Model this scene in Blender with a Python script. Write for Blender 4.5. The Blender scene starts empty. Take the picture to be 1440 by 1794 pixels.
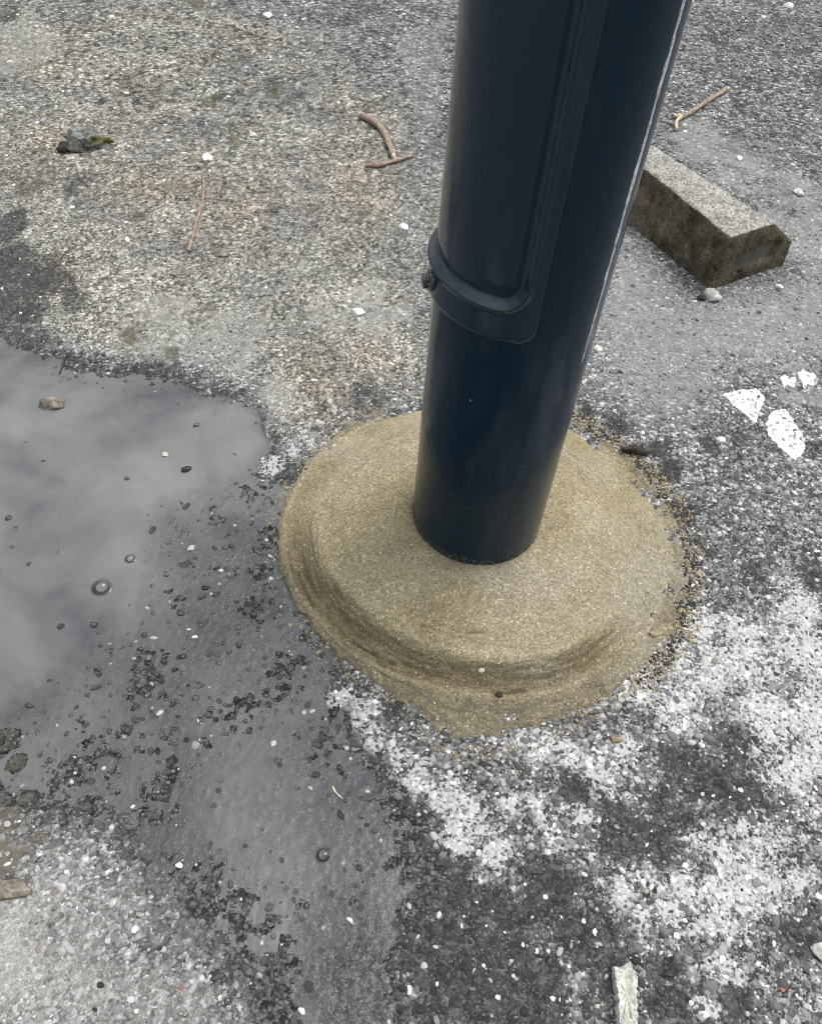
import bpy, bmesh, math, random
import numpy as np
from mathutils import Matrix, Vector, noise as mnoise


rng = np.random.default_rng(11)
random.seed(11)
scene = bpy.context.scene
COL = scene.collection

# ------------------------------------------------------------------ camera
IMG_W, IMG_H, FPX = 1440.0, 1794.0, 1442.0
CAM = np.array([-0.08577, -0.69246, 0.88284])
R3 = np.array([[0.99577498, 0.09182697, 0.0],
               [0.07089642, -0.76880334, 0.63554317],
               [0.05836000, -0.63285799, -0.77206533]])      # world <- (right, down, forward)
cd = bpy.data.cameras.new("camera")
cd.sensor_fit = 'HORIZONTAL'; cd.sensor_width = 36.0
cd.lens = FPX / IMG_W * 36.0
cd.clip_start = 0.02; cd.clip_end = 400.0
cam = bpy.data.objects.new("camera", cd); COL.objects.link(cam)
m = Matrix.Identity(4)
for i in range(3):
    m[i][0] = R3[i, 0]; m[i][1] = -R3[i, 1]; m[i][2] = -R3[i, 2]; m[i][3] = CAM[i]
cam.matrix_world = m
scene.camera = cam

# ------------------------------------------------------------------ overcast sky, veiled sun, exposure
SUN_EL, SUN_AZ = math.radians(66), math.radians(48)      # azimuth from +Y towards +X
w = bpy.data.worlds.new("World"); scene.world = w; w.use_nodes = True
nt = w.node_tree; nt.nodes.clear()
def wn(t): return nt.nodes.new(t)
sky = wn('ShaderNodeTexSky'); sky.sky_type = 'NISHITA'; sky.sun_disc = False
sky.sun_elevation = SUN_EL; sky.sun_rotation = SUN_AZ % (2 * math.pi)
sky.air_density = 1.0; sky.dust_density = 4.0; sky.ozone_density = 1.0
hs = wn('ShaderNodeHueSaturation'); hs.inputs['Saturation'].default_value = 0.22
tc = wn('ShaderNodeTexCoord')
cn = wn('ShaderNodeTexNoise'); cn.inputs['Scale'].default_value = 3.2; cn.inputs['Detail'].default_value = 5
cn.inputs['Roughness'].default_value = 0.5
cr = wn('ShaderNodeMapRange'); cr.inputs['From Min'].default_value = 0.36; cr.inputs['From Max'].default_value = 0.66
cr.inputs['To Min'].default_value = 0.6; cr.inputs['To Max'].default_value = 1.4
mul = wn('ShaderNodeVectorMath'); mul.operation = 'SCALE'
bg = wn('ShaderNodeBackground'); bg.inputs['Strength'].default_value = 0.13
wo = wn('ShaderNodeOutputWorld')
L = nt.links.new
L(sky.outputs[0], hs.inputs['Color']); L(tc.outputs['Generated'], cn.inputs['Vector'])
gm = wn('ShaderNodeMix'); gm.data_type = 'RGBA'; gm.inputs[0].default_value = 0.65; gm.inputs[7].default_value = (3.6, 3.75, 3.95, 1)   # cloud deck
sp = wn('ShaderNodeSeparateXYZ'); cie = wn('ShaderNodeMapRange'); cie.inputs['From Min'].default_value = 0; cie.inputs['From Max'].default_value = 1
cie.inputs['To Min'].default_value = 0.5; cie.inputs['To Max'].default_value = 1.5
cmul = wn('ShaderNodeMath'); cmul.operation = 'MULTIPLY'
L(tc.outputs['Generated'], sp.inputs[0]); L(sp.outputs['Z'], cie.inputs['Value']); L(cr.outputs[0], cmul.inputs[0]); L(cie.outputs[0], cmul.inputs[1])
L(cn.outputs['Fac'], cr.inputs['Value']); L(hs.outputs[0], gm.inputs[6]); L(gm.outputs[2], mul.inputs[0]); L(cmul.outputs[0], mul.inputs['Scale'])
L(mul.outputs[0], bg.inputs['Color']); L(bg.outputs[0], wo.inputs['Surface'])

sd = bpy.data.lights.new("sun", 'SUN'); sd.energy = 1.3; sd.angle = math.radians(32); sd.color = (1.0, 0.96, 0.9)
sun = bpy.data.objects.new("sun", sd); COL.objects.link(sun)
sv = Vector((math.sin(SUN_AZ) * math.cos(SUN_EL), math.cos(SUN_AZ) * math.cos(SUN_EL), math.sin(SUN_EL)))
sun.rotation_euler = sv.to_track_quat('Z', 'Y').to_euler(); sun.location = sv * 20
vs = scene.view_settings
vs.view_transform = 'Standard'; vs.look = 'None'; vs.gamma = 1.0; vs.use_curve_mapping = False
vs.exposure = 0.90
scene.render.engine = 'CYCLES'
scene.cycles.filter_width = 0.95; scene.cycles.use_denoising = True
scene.cycles.max_bounces = 6; scene.cycles.diffuse_bounces = 3; scene.cycles.glossy_bounces = 3
scene.cycles.transparent_max_bounces = 6
scene.cycles.caustics_reflective = False; scene.cycles.caustics_refractive = False

# ------------------------------------------------------------------ helpers: measuring, noise
def gp(x, y, z=0.0):
    """where the sight line through photo pixel (x, y) meets the height z"""
    q = R3 @ np.array([x - IMG_W / 2, y - IMG_H / 2, FPX]); t = (z - CAM[2]) / q[2]
    return CAM + q * t
def px_scale(p):
    """photo pixels per metre across and along the ground at a ground point"""
    def pj(P):
        q = R3.T @ (P - CAM); return FPX * q[:2] / q[2]
    a = pj(p)
    return np.linalg.norm(pj(p + [.01, 0, 0]) - a) * 100, np.linalg.norm(pj(p + [0, .01, 0]) - a) * 100

def _h(ix, iy, seed):
    n = (ix.astype(np.int64) * 374761393 + iy.astype(np.int64) * 668265263 + seed * 1442695041) & 0xffffffff
    n = ((n ^ (n >> 13)) * 1274126177) & 0xffffffff
    n = ((n ^ (n >> 16)) * 2246822519) & 0xffffffff
    return ((n ^ (n >> 15)) & 0xffff) / 65535.0
def vn(x, y, s, seed=0):
    x = x * s + 1000.3; y = y * s + 1000.7
    ix = np.floor(x); iy = np.floor(y); fx = x - ix; fy = y - iy
    fx = fx * fx * fx * (fx * (fx * 6 - 15) + 10); fy = fy * fy * fy * (fy * (fy * 6 - 15) + 10)
    a = _h(ix, iy, seed); b = _h(ix + 1, iy, seed); c = _h(ix, iy + 1, seed); d = _h(ix + 1, iy + 1, seed)
    return (a + (b - a) * fx) * (1 - fy) + (c + (d - c) * fx) * fy
def fbm(x, y, s, o=4, seed=0, gain=.5):
    r = 0; a = 1; t = 0
    for k in range(o):
        r = r + a * vn(x, y, s * 2 ** k, seed + k * 17); t += a; a *= gain
    return r / t - 0.5            # about -0.5 .. 0.5
def sstep(a, b, v):
    t = np.clip((v - a) / (b - a), 0, 1); return t * t * (3 - 2 * t)
def sdpoly(x, y, P):
    """signed distance to a polygon (positive inside)"""
    d = np.full(x.shape, 1e9); inside = np.zeros(x.shape, bool); n = len(P)
    for i in range(n):
        ax, ay = P[i]; bx, by = P[(i + 1) % n]
        ex, ey = bx - ax, by - ay; L2 = ex * ex + ey * ey + 1e-12
        t = np.clip(((x - ax) * ex + (y - ay) * ey) / L2, 0, 1)
        d = np.minimum(d, (x - ax - t * ex) ** 2 + (y - ay - t * ey) ** 2)
        c = ((ay > y) != (by > y)) & (x < ex * (y - ay) / (ey + 1e-12) + ax)
        inside ^= c
    d = np.sqrt(d)
    return np.where(inside, d, -d)
def poly(pts): return [tuple(gp(*p)[:2]) for p in pts]
def blobs(x, y, lst):
    """union of soft discs given as (pixel x, pixel y, pixel radius)"""
    r = np.zeros(x.shape)
    for bx, by, br, *wt in lst:
        g = gp(bx, by); sx, sy = px_scale(g)
        e = 2.5 * br
        k = np.flatnonzero((np.abs(x - g[0]) < e / sx) & (np.abs(y - g[1]) < e / sy))
        if not len(k): continue
        ux = (x[k] - g[0]) * sx / br; uy = (y[k] - g[1]) * sy / br
        r[k] = np.maximum(r[k], np.exp(-(ux * ux + uy * uy) * 0.75) * (wt[0] if wt else 1.))
    return r

# ------------------------------------------------------------------ the ground's make-up: where it is wet, sandy, crusted, silted
P_WET = poly([(-300, 560), (0, 560), (60, 600), (150, 632), (300, 650), (440, 690), (475, 770), (500, 820), (520, 900), (520, 960), (540, 1060),
              (590, 1150), (620, 1205), (660, 1310), (740, 1400), (780, 1490), (740, 1600), (720, 1700), (700, 1860), (470, 1860),
              (420, 1740), (340, 1650), (230, 1565), (140, 1460), (60, 1420), (0, 1395), (-300, 1350)])
P_POOL = poly([(-300, 610), (0, 640), (80, 690), (220, 690), (330, 715), (430, 720), (440, 770), (390, 830), (330, 850), (270, 900), (240, 980), (230, 1060), (150, 1110),
               (110, 1170), (0, 1215), (-300, 1240)])
P_POOL2 = poly([(330, 1370), (430, 1310), (540, 1370), (600, 1420), (610, 1500), (560, 1560), (480, 1560), (400, 1500), (310, 1460)])
P_POOL3 = poly([(545, 1640), (640, 1600), (710, 1650), (700, 1860), (560, 1860)])
P_SAND = poly([(-500, -250), (150, -160), (330, 0), (560, 60), (700, 190), (750, 330), (745, 500), (742, 660), (600, 720), (500, 770), (450, 690), (300, 655), (130, 620), (0, 560), (-500, 520)])
P_SILT = poly([(-300, 1475), (0, 1475), (110, 1450), (220, 1560), (330, 1650), (400, 1730), (430, 1860), (-300, 1900)])
P_BARE = poly([(690, 60), (790, 20), (780, 230), (735, 220), (700, 150)])
P_PALE = poly([(1010, 480), (1100, 400), (1200, 520), (1700, 420), (1700, 720), (1440, 640), (1290, 650), (1200, 760), (1050, 690)])
WHITE = [(605, 1213, 24), (640, 1245, 34), (660, 1290, 34), (700, 1315, 34), (735, 1365, 32), (780, 1395, 38), (825, 1435, 46), (800, 1480, 36), (868, 1500, 30), (850, 1538, 16),
         (880, 1395, 26), (945, 1435, 26), (970, 1480, 32), (930, 1410, 22), (935, 1318, 34), (990, 1325, 32), (1050, 1345, 34), (1090, 1310, 32), (1022, 1430, 14), (905, 1310, 20), (1060, 1385, 20),
         (1110, 1205, 42), (1180, 1225, 46), (1175, 1265, 34), (1250, 1175, 52), (1330, 1165, 70), (1410, 1140, 55), (1355, 1255, 60), (1420, 1235, 56), (1340, 1345, 48), (1385, 1370, 44), (1435, 1320, 60),
         (1435, 1415, 30), (1190, 1170, 40), (1300, 1110, 46), (1230, 1090, 34), (1400, 1060, 40), (1330, 1230, 46), (1500, 1200, 90), (1520, 1380, 80),
         (1210, 1478, 32), (1250, 1500, 50), (1310, 1490, 50), (1360, 1460, 44), (1335, 1560, 60), (1260, 1580, 50), (1290, 1640, 40), (1385, 1530, 30), (1200, 1640, 20), (1250, 1625, 34),
         (1090, 1575, 34), (1130, 1545, 32), (1160, 1590, 26), (1120, 1605, 22), (1150, 1560, 26), (1265, 1700, 36), (1230, 1690, 20), (1200, 1560, 24), (1290, 1715, 24), (1240, 1765, 22),
         (478, 808, 26), (508, 788, 24), (542, 768, 22), (465, 822, 12)]
PALE = [(1300, 290, 70, .8), (1390, 330, 60, .8), (1425, 410, 50), (1235, 235, 40, .9), (1350, 380, 30), (300, 580, 60), (385, 590, 46), (270, 540, 40), (440, 620, 34), (640, 520, 30), (40, 90, 60), (390, 575, 40), (300, 560, 46), (350, 620, 30), (265, 612, 34), (220, 590, 30), (660, 565, 40), (560, 540, 34), (50, 85, 46), (20, 60, 40), (590, 570, 26), (700, 545, 28), (440, 590, 30),
        (420, 640, 24), (1400, 650, 30), (1380, 690, 24), (1425, 700, 24), (1330, 630, 20), (1220, 250, 46), (1400, 430, 36), (1430, 470, 30), (480, 700, 40)]
DARK = [(10, 405, 34, 1.6), (10, 470, 42, 1.6), (75, 490, 44, .85), (130, 525, 36, .75), (0, 530, 46, 1.1), (30, 380, 22, 1.2), (140, 330, 40, .45), (60, 600, 40, .9), (560, 640, 50, .4), (640, 690, 40, .45), (500, 160, 50, .4), (420, 180, 40, .5), (250, 395, 30, .55), (290, 385, 22, .6), (178, 178, 10), (244, 180, 10), (385, 172, 14, .7), (330, 340, 40, .35), (470, 430, 40, .35), (1250, 40, 90, .4), (1380, 70, 90, .45), (1330, 150, 60, .3), (620, 30, 60, .35), (10, 40, 26, .7), (1300, 770, 16, .8), (1240, 778, 16, .9), (1420, 780, 16, .8), (1290, 950, 30, .5), (1330, 1010, 34, .5), (60, 540, 44), (480, 380, 26, .5),
        (1290, 1300, 50), (1230, 1370, 60), (1300, 1400, 50), (1190, 1330, 44), (1150, 1400, 56), (1280, 1440, 34), (1180, 1450, 40), (1070, 1480, 40), (1010, 1380, 34), (960, 1560, 70, 1.2), (860, 1620, 80, 1.3),
        (1000, 1640, 70, 1.2), (930, 1710, 80, 1.2), (780, 1560, 70, 1.3), (820, 1720, 80, 1.3), (1060, 1710, 50, 1.1), (740, 1660, 60, 1.3), (1060, 1620, 40), (760, 1780, 60, 1.2), (920, 1790, 60), (1130, 1470, 50), (1080, 1440, 40), (1170, 1690, 30), (1420, 1020, 34), (1380, 1500, 20), (1400, 1640, 40), (1300, 1760, 40), (1180, 1760, 40),
        (1180, 830, 22), (1195, 900, 24), (1200, 980, 26), (1190, 1060, 26), (1150, 790, 18), (1080, 745, 16), (1030, 722, 14), (520, 830, 26), (490, 900, 24), (560, 1150, 30), (640, 1210, 24), (700, 1235, 20)]
MOSS = [(410, 255, 14), (420, 100, 18, .6), (345, 5, 14), (190, 282, 10), (480, 165, 12), (275, 163, 10), (370, 180, 16), (225, 590, 16), (60, 330, 16), (400, 225, 10), (300, 625, 12)]
WARM = [(100, 470, 40), (120, 500, 36), (70, 260, 50), (60, 300, 44), (90, 100, 50), (560, 660, 60), (640, 640, 50), (690, 680, 50), (590, 720, 40), (560, 330, 60), (640, 340, 60), (250, 350, 70), (330, 330, 50), (430, 360, 60)]
MUD = [(0, 1450, 40), (30, 1430, 26), (10, 1500, 44), (-20, 1400, 30), (30, 1340, 14), (55, 1390, 14), (10, 1290, 16), (66, 1465, 12)]

def masks(x, y):
    wx = x + 0.022 * fbm(x, y, 16, 3, 5) + 0.012 * fbm(x, y, 70, 2, 25)
    wy = y + 0.022 * fbm(x, y, 16, 3, 6) + 0.012 * fbm(x, y, 70, 2, 26)
    M = {}
    M['wet'] = sstep(-0.034, 0.036, sdpoly(wx, wy, P_WET) + .05 * fbm(x, y, 18, 4, 43))
    M['pool'] = sstep(-0.055, 0.085, sdpoly(wx, wy, P_POOL))
    M['pool2'] = sstep(-0.03, 0.03, sdpoly(wx, wy, P_POOL2))
    M['pool3'] = sstep(-0.025, 0.025, sdpoly(wx, wy, P_POOL3))
    far = fbm(x, y, 1.3, 3, 71)
    sand = sstep(-0.14, 0.14, sdpoly(wx, wy, P_SAND) + .12 * fbm(x, y, 6, 3, 32))
    M['sand'] = np.clip(np.maximum(sand, sstep(0.1, 0.25, far) * (np.abs(x) + y > 2.4) * .7) * (0.62 + 1.1 * fbm(x, y, 9, 4, 31)) * (1 - 0.9 * M['wet']), 0, 1)
    M['silt'] = sstep(-0.10, 0.12, sdpoly(wx, wy, P_SILT) + .07 * fbm(x, y, 14, 4, 42)) * np.clip(0.85 + 0.7 * fbm(x, y, 12, 3, 41), 0, 1)
    wb = .90 * blobs(wx, wy, WHITE)
    M['white'] = np.clip(sstep(0.14, 0.95, wb + 0.9 * fbm(x, y, 34, 4, 51) * sstep(.02, .3, wb)), 0, 1)
    pale = blobs(wx, wy, PALE)
    M['pale'] = np.clip(np.maximum(sstep(0.15, 0.95, pale + 0.8 * fbm(x, y, 24, 4, 61) * sstep(0, .2, pale)) * .9,
                                   0.95 * sstep(-0.07, 0.09, sdpoly(wx, wy, P_PALE)) + 0.45 * sstep(0, .02, sdpoly(wx, wy, P_BARE))), 0, 1)
    M['dark'] = np.clip(sstep(0.12, 1.0, (lambda q: q + 1.0 * fbm(x, y, 20, 4, 81) * sstep(0, .3, q))(blobs(wx, wy, DARK))), 0, 1)
    M['moss'] = sstep(0.35, 0.8, blobs(wx, wy, MOSS) + 0.8 * fbm(x, y, 60, 2, 91))
    M['warm'] = np.clip(sstep(0.1, 1.0, blobs(wx, wy, WARM) + .5 * fbm(x, y, 18, 3, 97)) * .42 + 0.2 * M['sand'] * (fbm(x, y, 5, 3, 95) > 0), 0, 1)
    M['mud'] = sstep(0.3, 0.65, blobs(wx, wy, MUD) + .5 * fbm(x, y, 40, 2, 99))
    return M

WATER_Z = -0.0010
def height(x, y, M):
    dry = 0.0022 + 0.006 * fbm(x, y, 4, 3, 101) + 0.0022 * fbm(x, y, 45, 3, 103)
    sand = 0.004 + 0.014 * fbm(x, y, 11, 4, 111, .6) + 0.008 * np.abs(fbm(x, y, 30, 3, 113)) + .003 * fbm(x, y, 120, 2, 114)
    wet = -0.00098 + 0.0015 * fbm(x, y, 20, 3, 121) + 0.0014 * fbm(x, y, 120, 2, 123)
    wet = wet - 0.0058 * M['pool'] - 0.0014 * M['pool2'] - 0.0012 * M['pool3']
    h = dry * (1 - M['sand']) + sand * M['sand']
    h = h * (1 - M['wet']) + wet * M['wet']
    h = h + 0.0008 * M['white'] - 0.0015 * M['dark'] * (1 - M['wet']) + 0.006 * M['mud'] + .001 * M['silt']
    r = np.hypot(x, y)
    return h * sstep(30, 3, r)

# ------------------------------------------------------------------ helpers: objects
def tag(o, label=None, cat=None, group=None, kind=None):
    if label: o['label'] = label
    if cat: o['category'] = cat
    if group: o['group'] = group
    if kind: o['kind'] = kind
    return o
def link(name, me, mat=None, parent=None):
    o = bpy.data.objects.new(name, me); COL.objects.link(o)
    if mat and me and not me.materials: me.materials.append(mat)
    if parent: o.parent = parent
    return o
def np_mesh(name, V, F, smooth=True):
    """V (n,3); F a list of (m,k) index arrays"""
    me = bpy.data.meshes.new(name)
    V = np.asarray(V, np.float32); me.vertices.add(len(V)); me.vertices.foreach_set('co', V.ravel())
    if not isinstance(F, (list, tuple)): F = [F]
    idx = np.concatenate([f.ravel() for f in F]).astype(np.int32)
    cnt = np.concatenate([np.full(len(f), f.shape[1], np.int32) for f in F])
    me.loops.add(len(idx)); me.loops.foreach_set('vertex_index', idx)
    me.polygons.add(len(cnt))
    st = np.concatenate([[0], np.cumsum(cnt)[:-1]]).astype(np.int32)
    me.polygons.foreach_set('loop_start', st); me.polygons.foreach_set('loop_total', cnt)
    sm = np.full(len(cnt), smooth) if np.isscalar(smooth) else smooth
    me.polygons.foreach_set('use_smooth', sm)
    me.update(calc_edges=True); me.validate()
    return me
def attr(me, name, rgba):
    a = me.attributes.new(name, 'FLOAT_COLOR', 'POINT')
    a.data.foreach_set('color', np.ascontiguousarray(rgba, np.float32).ravel())
def grid_faces(nx, ny, wrap=False):
    i = np.arange(nx - (0 if wrap else 1)); j = np.arange(ny - 1)
    I, J = np.meshgrid(i, j, indexing='ij'); I = I.ravel(); J = J.ravel(); I2 = (I + 1) % nx
    return np.stack([I * ny + J, I2 * ny + J, I2 * ny + J + 1, I * ny + J + 1], 1)

# ------------------------------------------------------------------ helpers: node materials
class Mat:
    def __init__(s, name):
        s.m = bpy.data.materials.new(name); s.m.use_nodes = True
        s.t = s.m.node_tree; s.t.nodes.clear()
        s.out = s.n('ShaderNodeOutputMaterial'); s.co = s.n('ShaderNodeTexCoord').outputs['Object']
    def n(s, t, **k):
        x = s.t.nodes.new(t)
        for a, b in k.items(): setattr(x, a, b)
        return x
    def l(s, a, b): s.t.links.new(a, b)
    def put(s, sock, v):
        if isinstance(v, bpy.types.NodeSocket): s.l(v, sock)
        elif isinstance(v, (tuple, list)) and len(v) == 3 and sock.type == 'RGBA': sock.default_value = (*v, 1)
        else: sock.default_value = v
    def noise(s, sc, det=4, rough=.55, out='Fac', vec=None, dist=0):
        x = s.n('ShaderNodeTexNoise'); x.inputs['Scale'].default_value = sc; x.inputs['Detail'].default_value = det
        x.inputs['Roughness'].default_value = rough; x.inputs['Distortion'].default_value = dist
        s.l(vec or s.co, x.inputs['Vector']); return x.outputs[out]
    def vor(s, sc, out='Color', feat='F1', vec=None, rnd=1.0):
        x = s.n('ShaderNodeTexVoronoi', feature=feat); x.inputs['Scale'].default_value = sc
        x.inputs['Randomness'].default_value = rnd
        s.l(vec or s.co, x.inputs['Vector']); return x.outputs[out]
    def sep(s, c):
        x = s.n('ShaderNodeSeparateColor'); s.l(c, x.inputs[0]); return x.outputs
    def rng(s, v, a, b, c=0., d=1., smooth=False):
        x = s.n('ShaderNodeMapRange'); x.clamp = True
        if smooth: x.interpolation_type = 'SMOOTHSTEP'
        s.put(x.inputs['Value'], v)
        for i, q in zip(('From Min', 'From Max', 'To Min', 'To Max'), (a, b, c, d)): s.put(x.inputs[i], q)
        return x.outputs[0]
    def math(s, op, a, b=0.):
        x = s.n('ShaderNodeMath', operation=op); s.put(x.inputs[0], a); s.put(x.inputs[1], b); return x.outputs[0]
    def mix(s, f, a, b, mode='MIX'):
        x = s.n('ShaderNodeMix', data_type='RGBA', blend_type=mode)
        s.put(x.inputs[0], f); s.put(x.inputs[6], a); s.put(x.inputs[7], b); return x.outputs[2]
    def ramp(s, v, pts, interp='LINEAR'):
        x = s.n('ShaderNodeValToRGB'); e = x.color_ramp.elements; x.color_ramp.interpolation = interp
        while len(e) < len(pts): e.new(0.5)
        for i, (p, c) in enumerate(pts):
            e[i].position = p; e[i].color = (*c, 1) if len(c) == 3 else c
        s.put(x.inputs[0], v); return x.outputs[0]
    def attr(s, name):
        x = s.n('ShaderNodeAttribute'); x.attribute_name = name; return x.outputs
    def bump(s, h, dist, strength=1., nrm=None):
        x = s.n('ShaderNodeBump'); x.inputs['Distance'].default_value = dist; s.put(x.inputs['Strength'], strength)
        s.l(h, x.inputs['Height'])
        if nrm: s.l(nrm, x.inputs['Normal'])
        return x.outputs[0]
    def bsdf(s, col, rough, nrm=None, **k):
        x = s.n('ShaderNodeBsdfPrincipled'); s.put(x.inputs['Base Color'], col); s.put(x.inputs['Roughness'], rough)
        if nrm: s.l(nrm, x.inputs['Normal'])
        for a, b in k.items(): s.put(x.inputs[a.replace('_', ' ')], b)
        return x.outputs[0]
    def done(s, sh): s.l(sh, s.out.inputs['Surface']); return s.m
g3 = lambda v: (v, v, v)

def mat_ground():
    M = Mat('ground')
    A = M.attr('mask_a'); a = M.sep(A['Color']); aw = A['Alpha']          # wet, sand, white | silt
    B = M.attr('mask_b'); b = M.sep(B['Color']); bw = B['Alpha']          # pale, dark, moss | warm
    C = M.sep(M.attr('mask_c')['Color'])                                  # mud
    wet, sand, white, silt = a[0], a[1], a[2], aw
    pale, dark, moss, warm = b[0], b[1], b[2], bw
    # grains of three sizes, each with a tone of its own
    v1 = M.sep(M.vor(150)); v2 = M.sep(M.vor(330)); v3 = M.sep(M.vor(620))
    n_f = M.noise(900, 2, .7)
    tone1 = M.ramp(v1[0], [(0, g3(.02)), (.35, g3(.06)), (.55, g3(.17)), (.78, g3(.46)), (1, g3(.95))])
    tone2 = M.ramp(v2[0], [(0, g3(.015)), (.35, g3(.07)), (.6, g3(.30)), (.85, g3(.6)), (1, g3(.95))])
    tone3 = M.ramp(v3[1], [(0, g3(.05)), (.5, g3(.16)), (.8, g3(.36)), (1, g3(.85))])
    d1 = M.vor(150, 'Distance'); d2 = M.vor(330, 'Distance'); d0 = M.vor(88, 'Distance'); v0 = M.sep(M.vor(88))
    sxyz = M.n('ShaderNodeSeparateXYZ'); M.l(M.co, sxyz.inputs[0])
    coarse = M.math('MULTIPLY', M.rng(sxyz.outputs['Y'], .35, 1.3), M.rng(v0[2], .30, .55))      # coarser chippings in the far bay
    tone1 = M.mix(.75, tone1, M.rng(d1, .18, .62, 1.2, .30), 'MULTIPLY'); tone2 = M.mix(.6, tone2, M.rng(d2, .18, .65, 1.2, .35), 'MULTIPLY')
    tone0 = M.ramp(v0[0], [(0, g3(.02)), (.35, g3(.07)), (.6, g3(.24)), (.82, g3(.5)), (1, g3(.95))]); tone0 = M.mix(.7, tone0, M.rng(d0, .22, .56, 1.3, .10), 'MULTIPLY')
    asp = M.mix(M.rng(v1[2], .35, .65), tone1, tone2); asp = M.mix(.18, asp, tone3); asp = M.mix(M.math('MULTIPLY', coarse, .8), asp, tone0)
    lowf = M.rng(M.noise(7, 6, .65), .3, .7, .66, 1.48)
    asp = M.mix(1., asp, lowf, 'MULTIPLY')
    # tan sandy dirt
    sg = M.ramp(v2[1], [(0, (.02, .019, .015)), (.3, (.11, .105, .088)), (.6, (.36, .35, .30)), (.85, (.64, .63, .565)), (1, (.92, .91, .86))])
    sg2 = M.ramp(v3[0], [(0, (.05, .045, .036)), (.45, (.20, .185, .15)), (.8, (.40, .38, .32)), (1, (.8, .78, .7))])
    sg3 = M.ramp(v1[1], [(0, (.02, .019, .015)), (.35, (.15, .145, .123)), (.75, (.43, .42, .365)), (1, (.85, .84, .78))])
    snd = M.mix(M.rng(v1[2], .3, .7), sg3, sg); snd = M.mix(.2, snd, sg2)
    sg0 = M.ramp(v0[1], [(0, (.012, .011, .009)), (.32, (.075, .071, .060)), (.55, (.30, .29, .25)), (.80, (.64, .63, .565)), (1, (.95, .94, .90))])
    sg0 = M.mix(.7, sg0, M.rng(d0, .22, .56, 1.3, .10), 'MULTIPLY')
    snd = M.mix(M.math('MULTIPLY', coarse, .75), snd, sg0)
    snd = M.mix(1., snd, lowf, 'MULTIPLY')
    snd = M.mix(M.math('MULTIPLY', warm, .75), snd, M.mix(1., snd, (1.0, .86, .66), 'MULTIPLY'))
    sandf = M.rng(M.math('ADD', sand, M.math('MULTIPLY', M.math('SUBTRACT', v2[2], .5), .5)), .12, .5)
    col = M.mix(sandf, asp, snd)
    # pale film of cement dust
    palec = M.mix(.48, M.mix(.4, asp, tone3), (.50, .505, .505))
    palec = M.mix(M.math('MULTIPLY', sandf, .8), palec, M.mix(.35, snd, (.60, .58, .50)))
    pf = M.rng(M.math('ADD', pale, M.math('MULTIPLY', M.math('SUBTRACT', M.noise(160, 4, .7), .5), 1.4)), .15, .85)
    col = M.mix(M.math('MULTIPLY', pf, .85), col, palec)
    # dark bare asphalt
    dk = M.mix(.5, M.ramp(v1[2], [(0, g3(.015)), (.6, g3(.035)), (.9, g3(.08)), (1, g3(.25))]), M.ramp(v3[2], [(0, g3(.016)), (.6, g3(.04)), (.93, g3(.10)), (1, g3(.5))]))
    df = M.rng(M.math('ADD', dark, M.math('MULTIPLY', M.math('SUBTRACT', v2[2], .5), .6)), .2, .8)
    col = M.mix(M.math('MULTIPLY', df, .88), col, dk)
    # silt dried grey-beige
    sl = M.mix(.55, (.54, .525, .485), M.mix(.3, sg2, tone3)); sl = M.mix(.15, sl, palec)
    sf = M.rng(M.math('ADD', silt, M.math('MULTIPLY', M.math('SUBTRACT', M.noise(140, 4, .7), .5), 1.2)), .2, .8)
    # wet: darker
    wetc = M.mix(1., M.mix(.55, dk, asp), (.55, .555, .565), 'MULTIPLY')
    col = M.mix(wet, col, wetc)
    col = M.mix(M.math('MULTIPLY', sf, .9), col, sl)
    mudc = M.mix(M.noise(120, 5, .7), (.06, .052, .036), (.26, .235, .18))
    col = M.mix(M.math('MULTIPLY', C[0], .85), col, mudc)
    # moss
    mossc = M.mix(M.noise(400, 3), (.035, .038, .012), (.13, .125, .045))
    col = M.mix(M.math('MULTIPLY', moss, .7), col, mossc)
    # lime bloom: a lacy white crust
    lace = M.mix(.45, M.noise(300, 6, .78, dist=1.2), M.noise(105, 5, .65, dist=.8)); cell = M.vor(210, 'Distance')
    wv = M.math('ADD', M.math('ADD', M.math('MULTIPLY', white, .72), M.math('MULTIPLY', M.math('SUBTRACT', lace, .5), 3.4)), M.math('MULTIPLY', M.math('SUBTRACT', cell, .42), .8))
    wf = M.math('MULTIPLY', M.rng(wv, .42, .76), M.rng(white, 0.02, .3))
    wcol = M.mix(M.noise(500, 3, .7), (.52, .53, .54), (.88, .88, .88))
    col = M.mix(M.math('MULTIPLY', wf, .95), col, wcol)
    # relief
    hgt = M.math('ADD', M.math('MULTIPLY', d1, -.55), M.math('MULTIPLY', d2, -.35))
    hgt = M.math('ADD', hgt, M.math('MULTIPLY', n_f, .45)); hgt = M.math('ADD', hgt, M.math('MULTIPLY', v1[2], .35))
    hgt = M.math('ADD', hgt, M.math('MULTIPLY', v2[2], .3)); hgt = M.math('ADD', hgt, M.math('MULTIPLY', M.math('MULTIPLY', coarse, M.math('SUBTRACT', .5, d0)), 1.3))
    nb = M.bump(hgt, .0075, M.math('SUBTRACT', .95, M.math('MULTIPLY', silt, .5)))
    rough = M.math('SUBTRACT', .92, M.math('MULTIPLY', wet, M.math('SUBTRACT', .72, M.math('MULTIPLY', silt, .5))))
    return M.done(M.bsdf(col, rough, nb, Specular_IOR_Level=.4))

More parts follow.
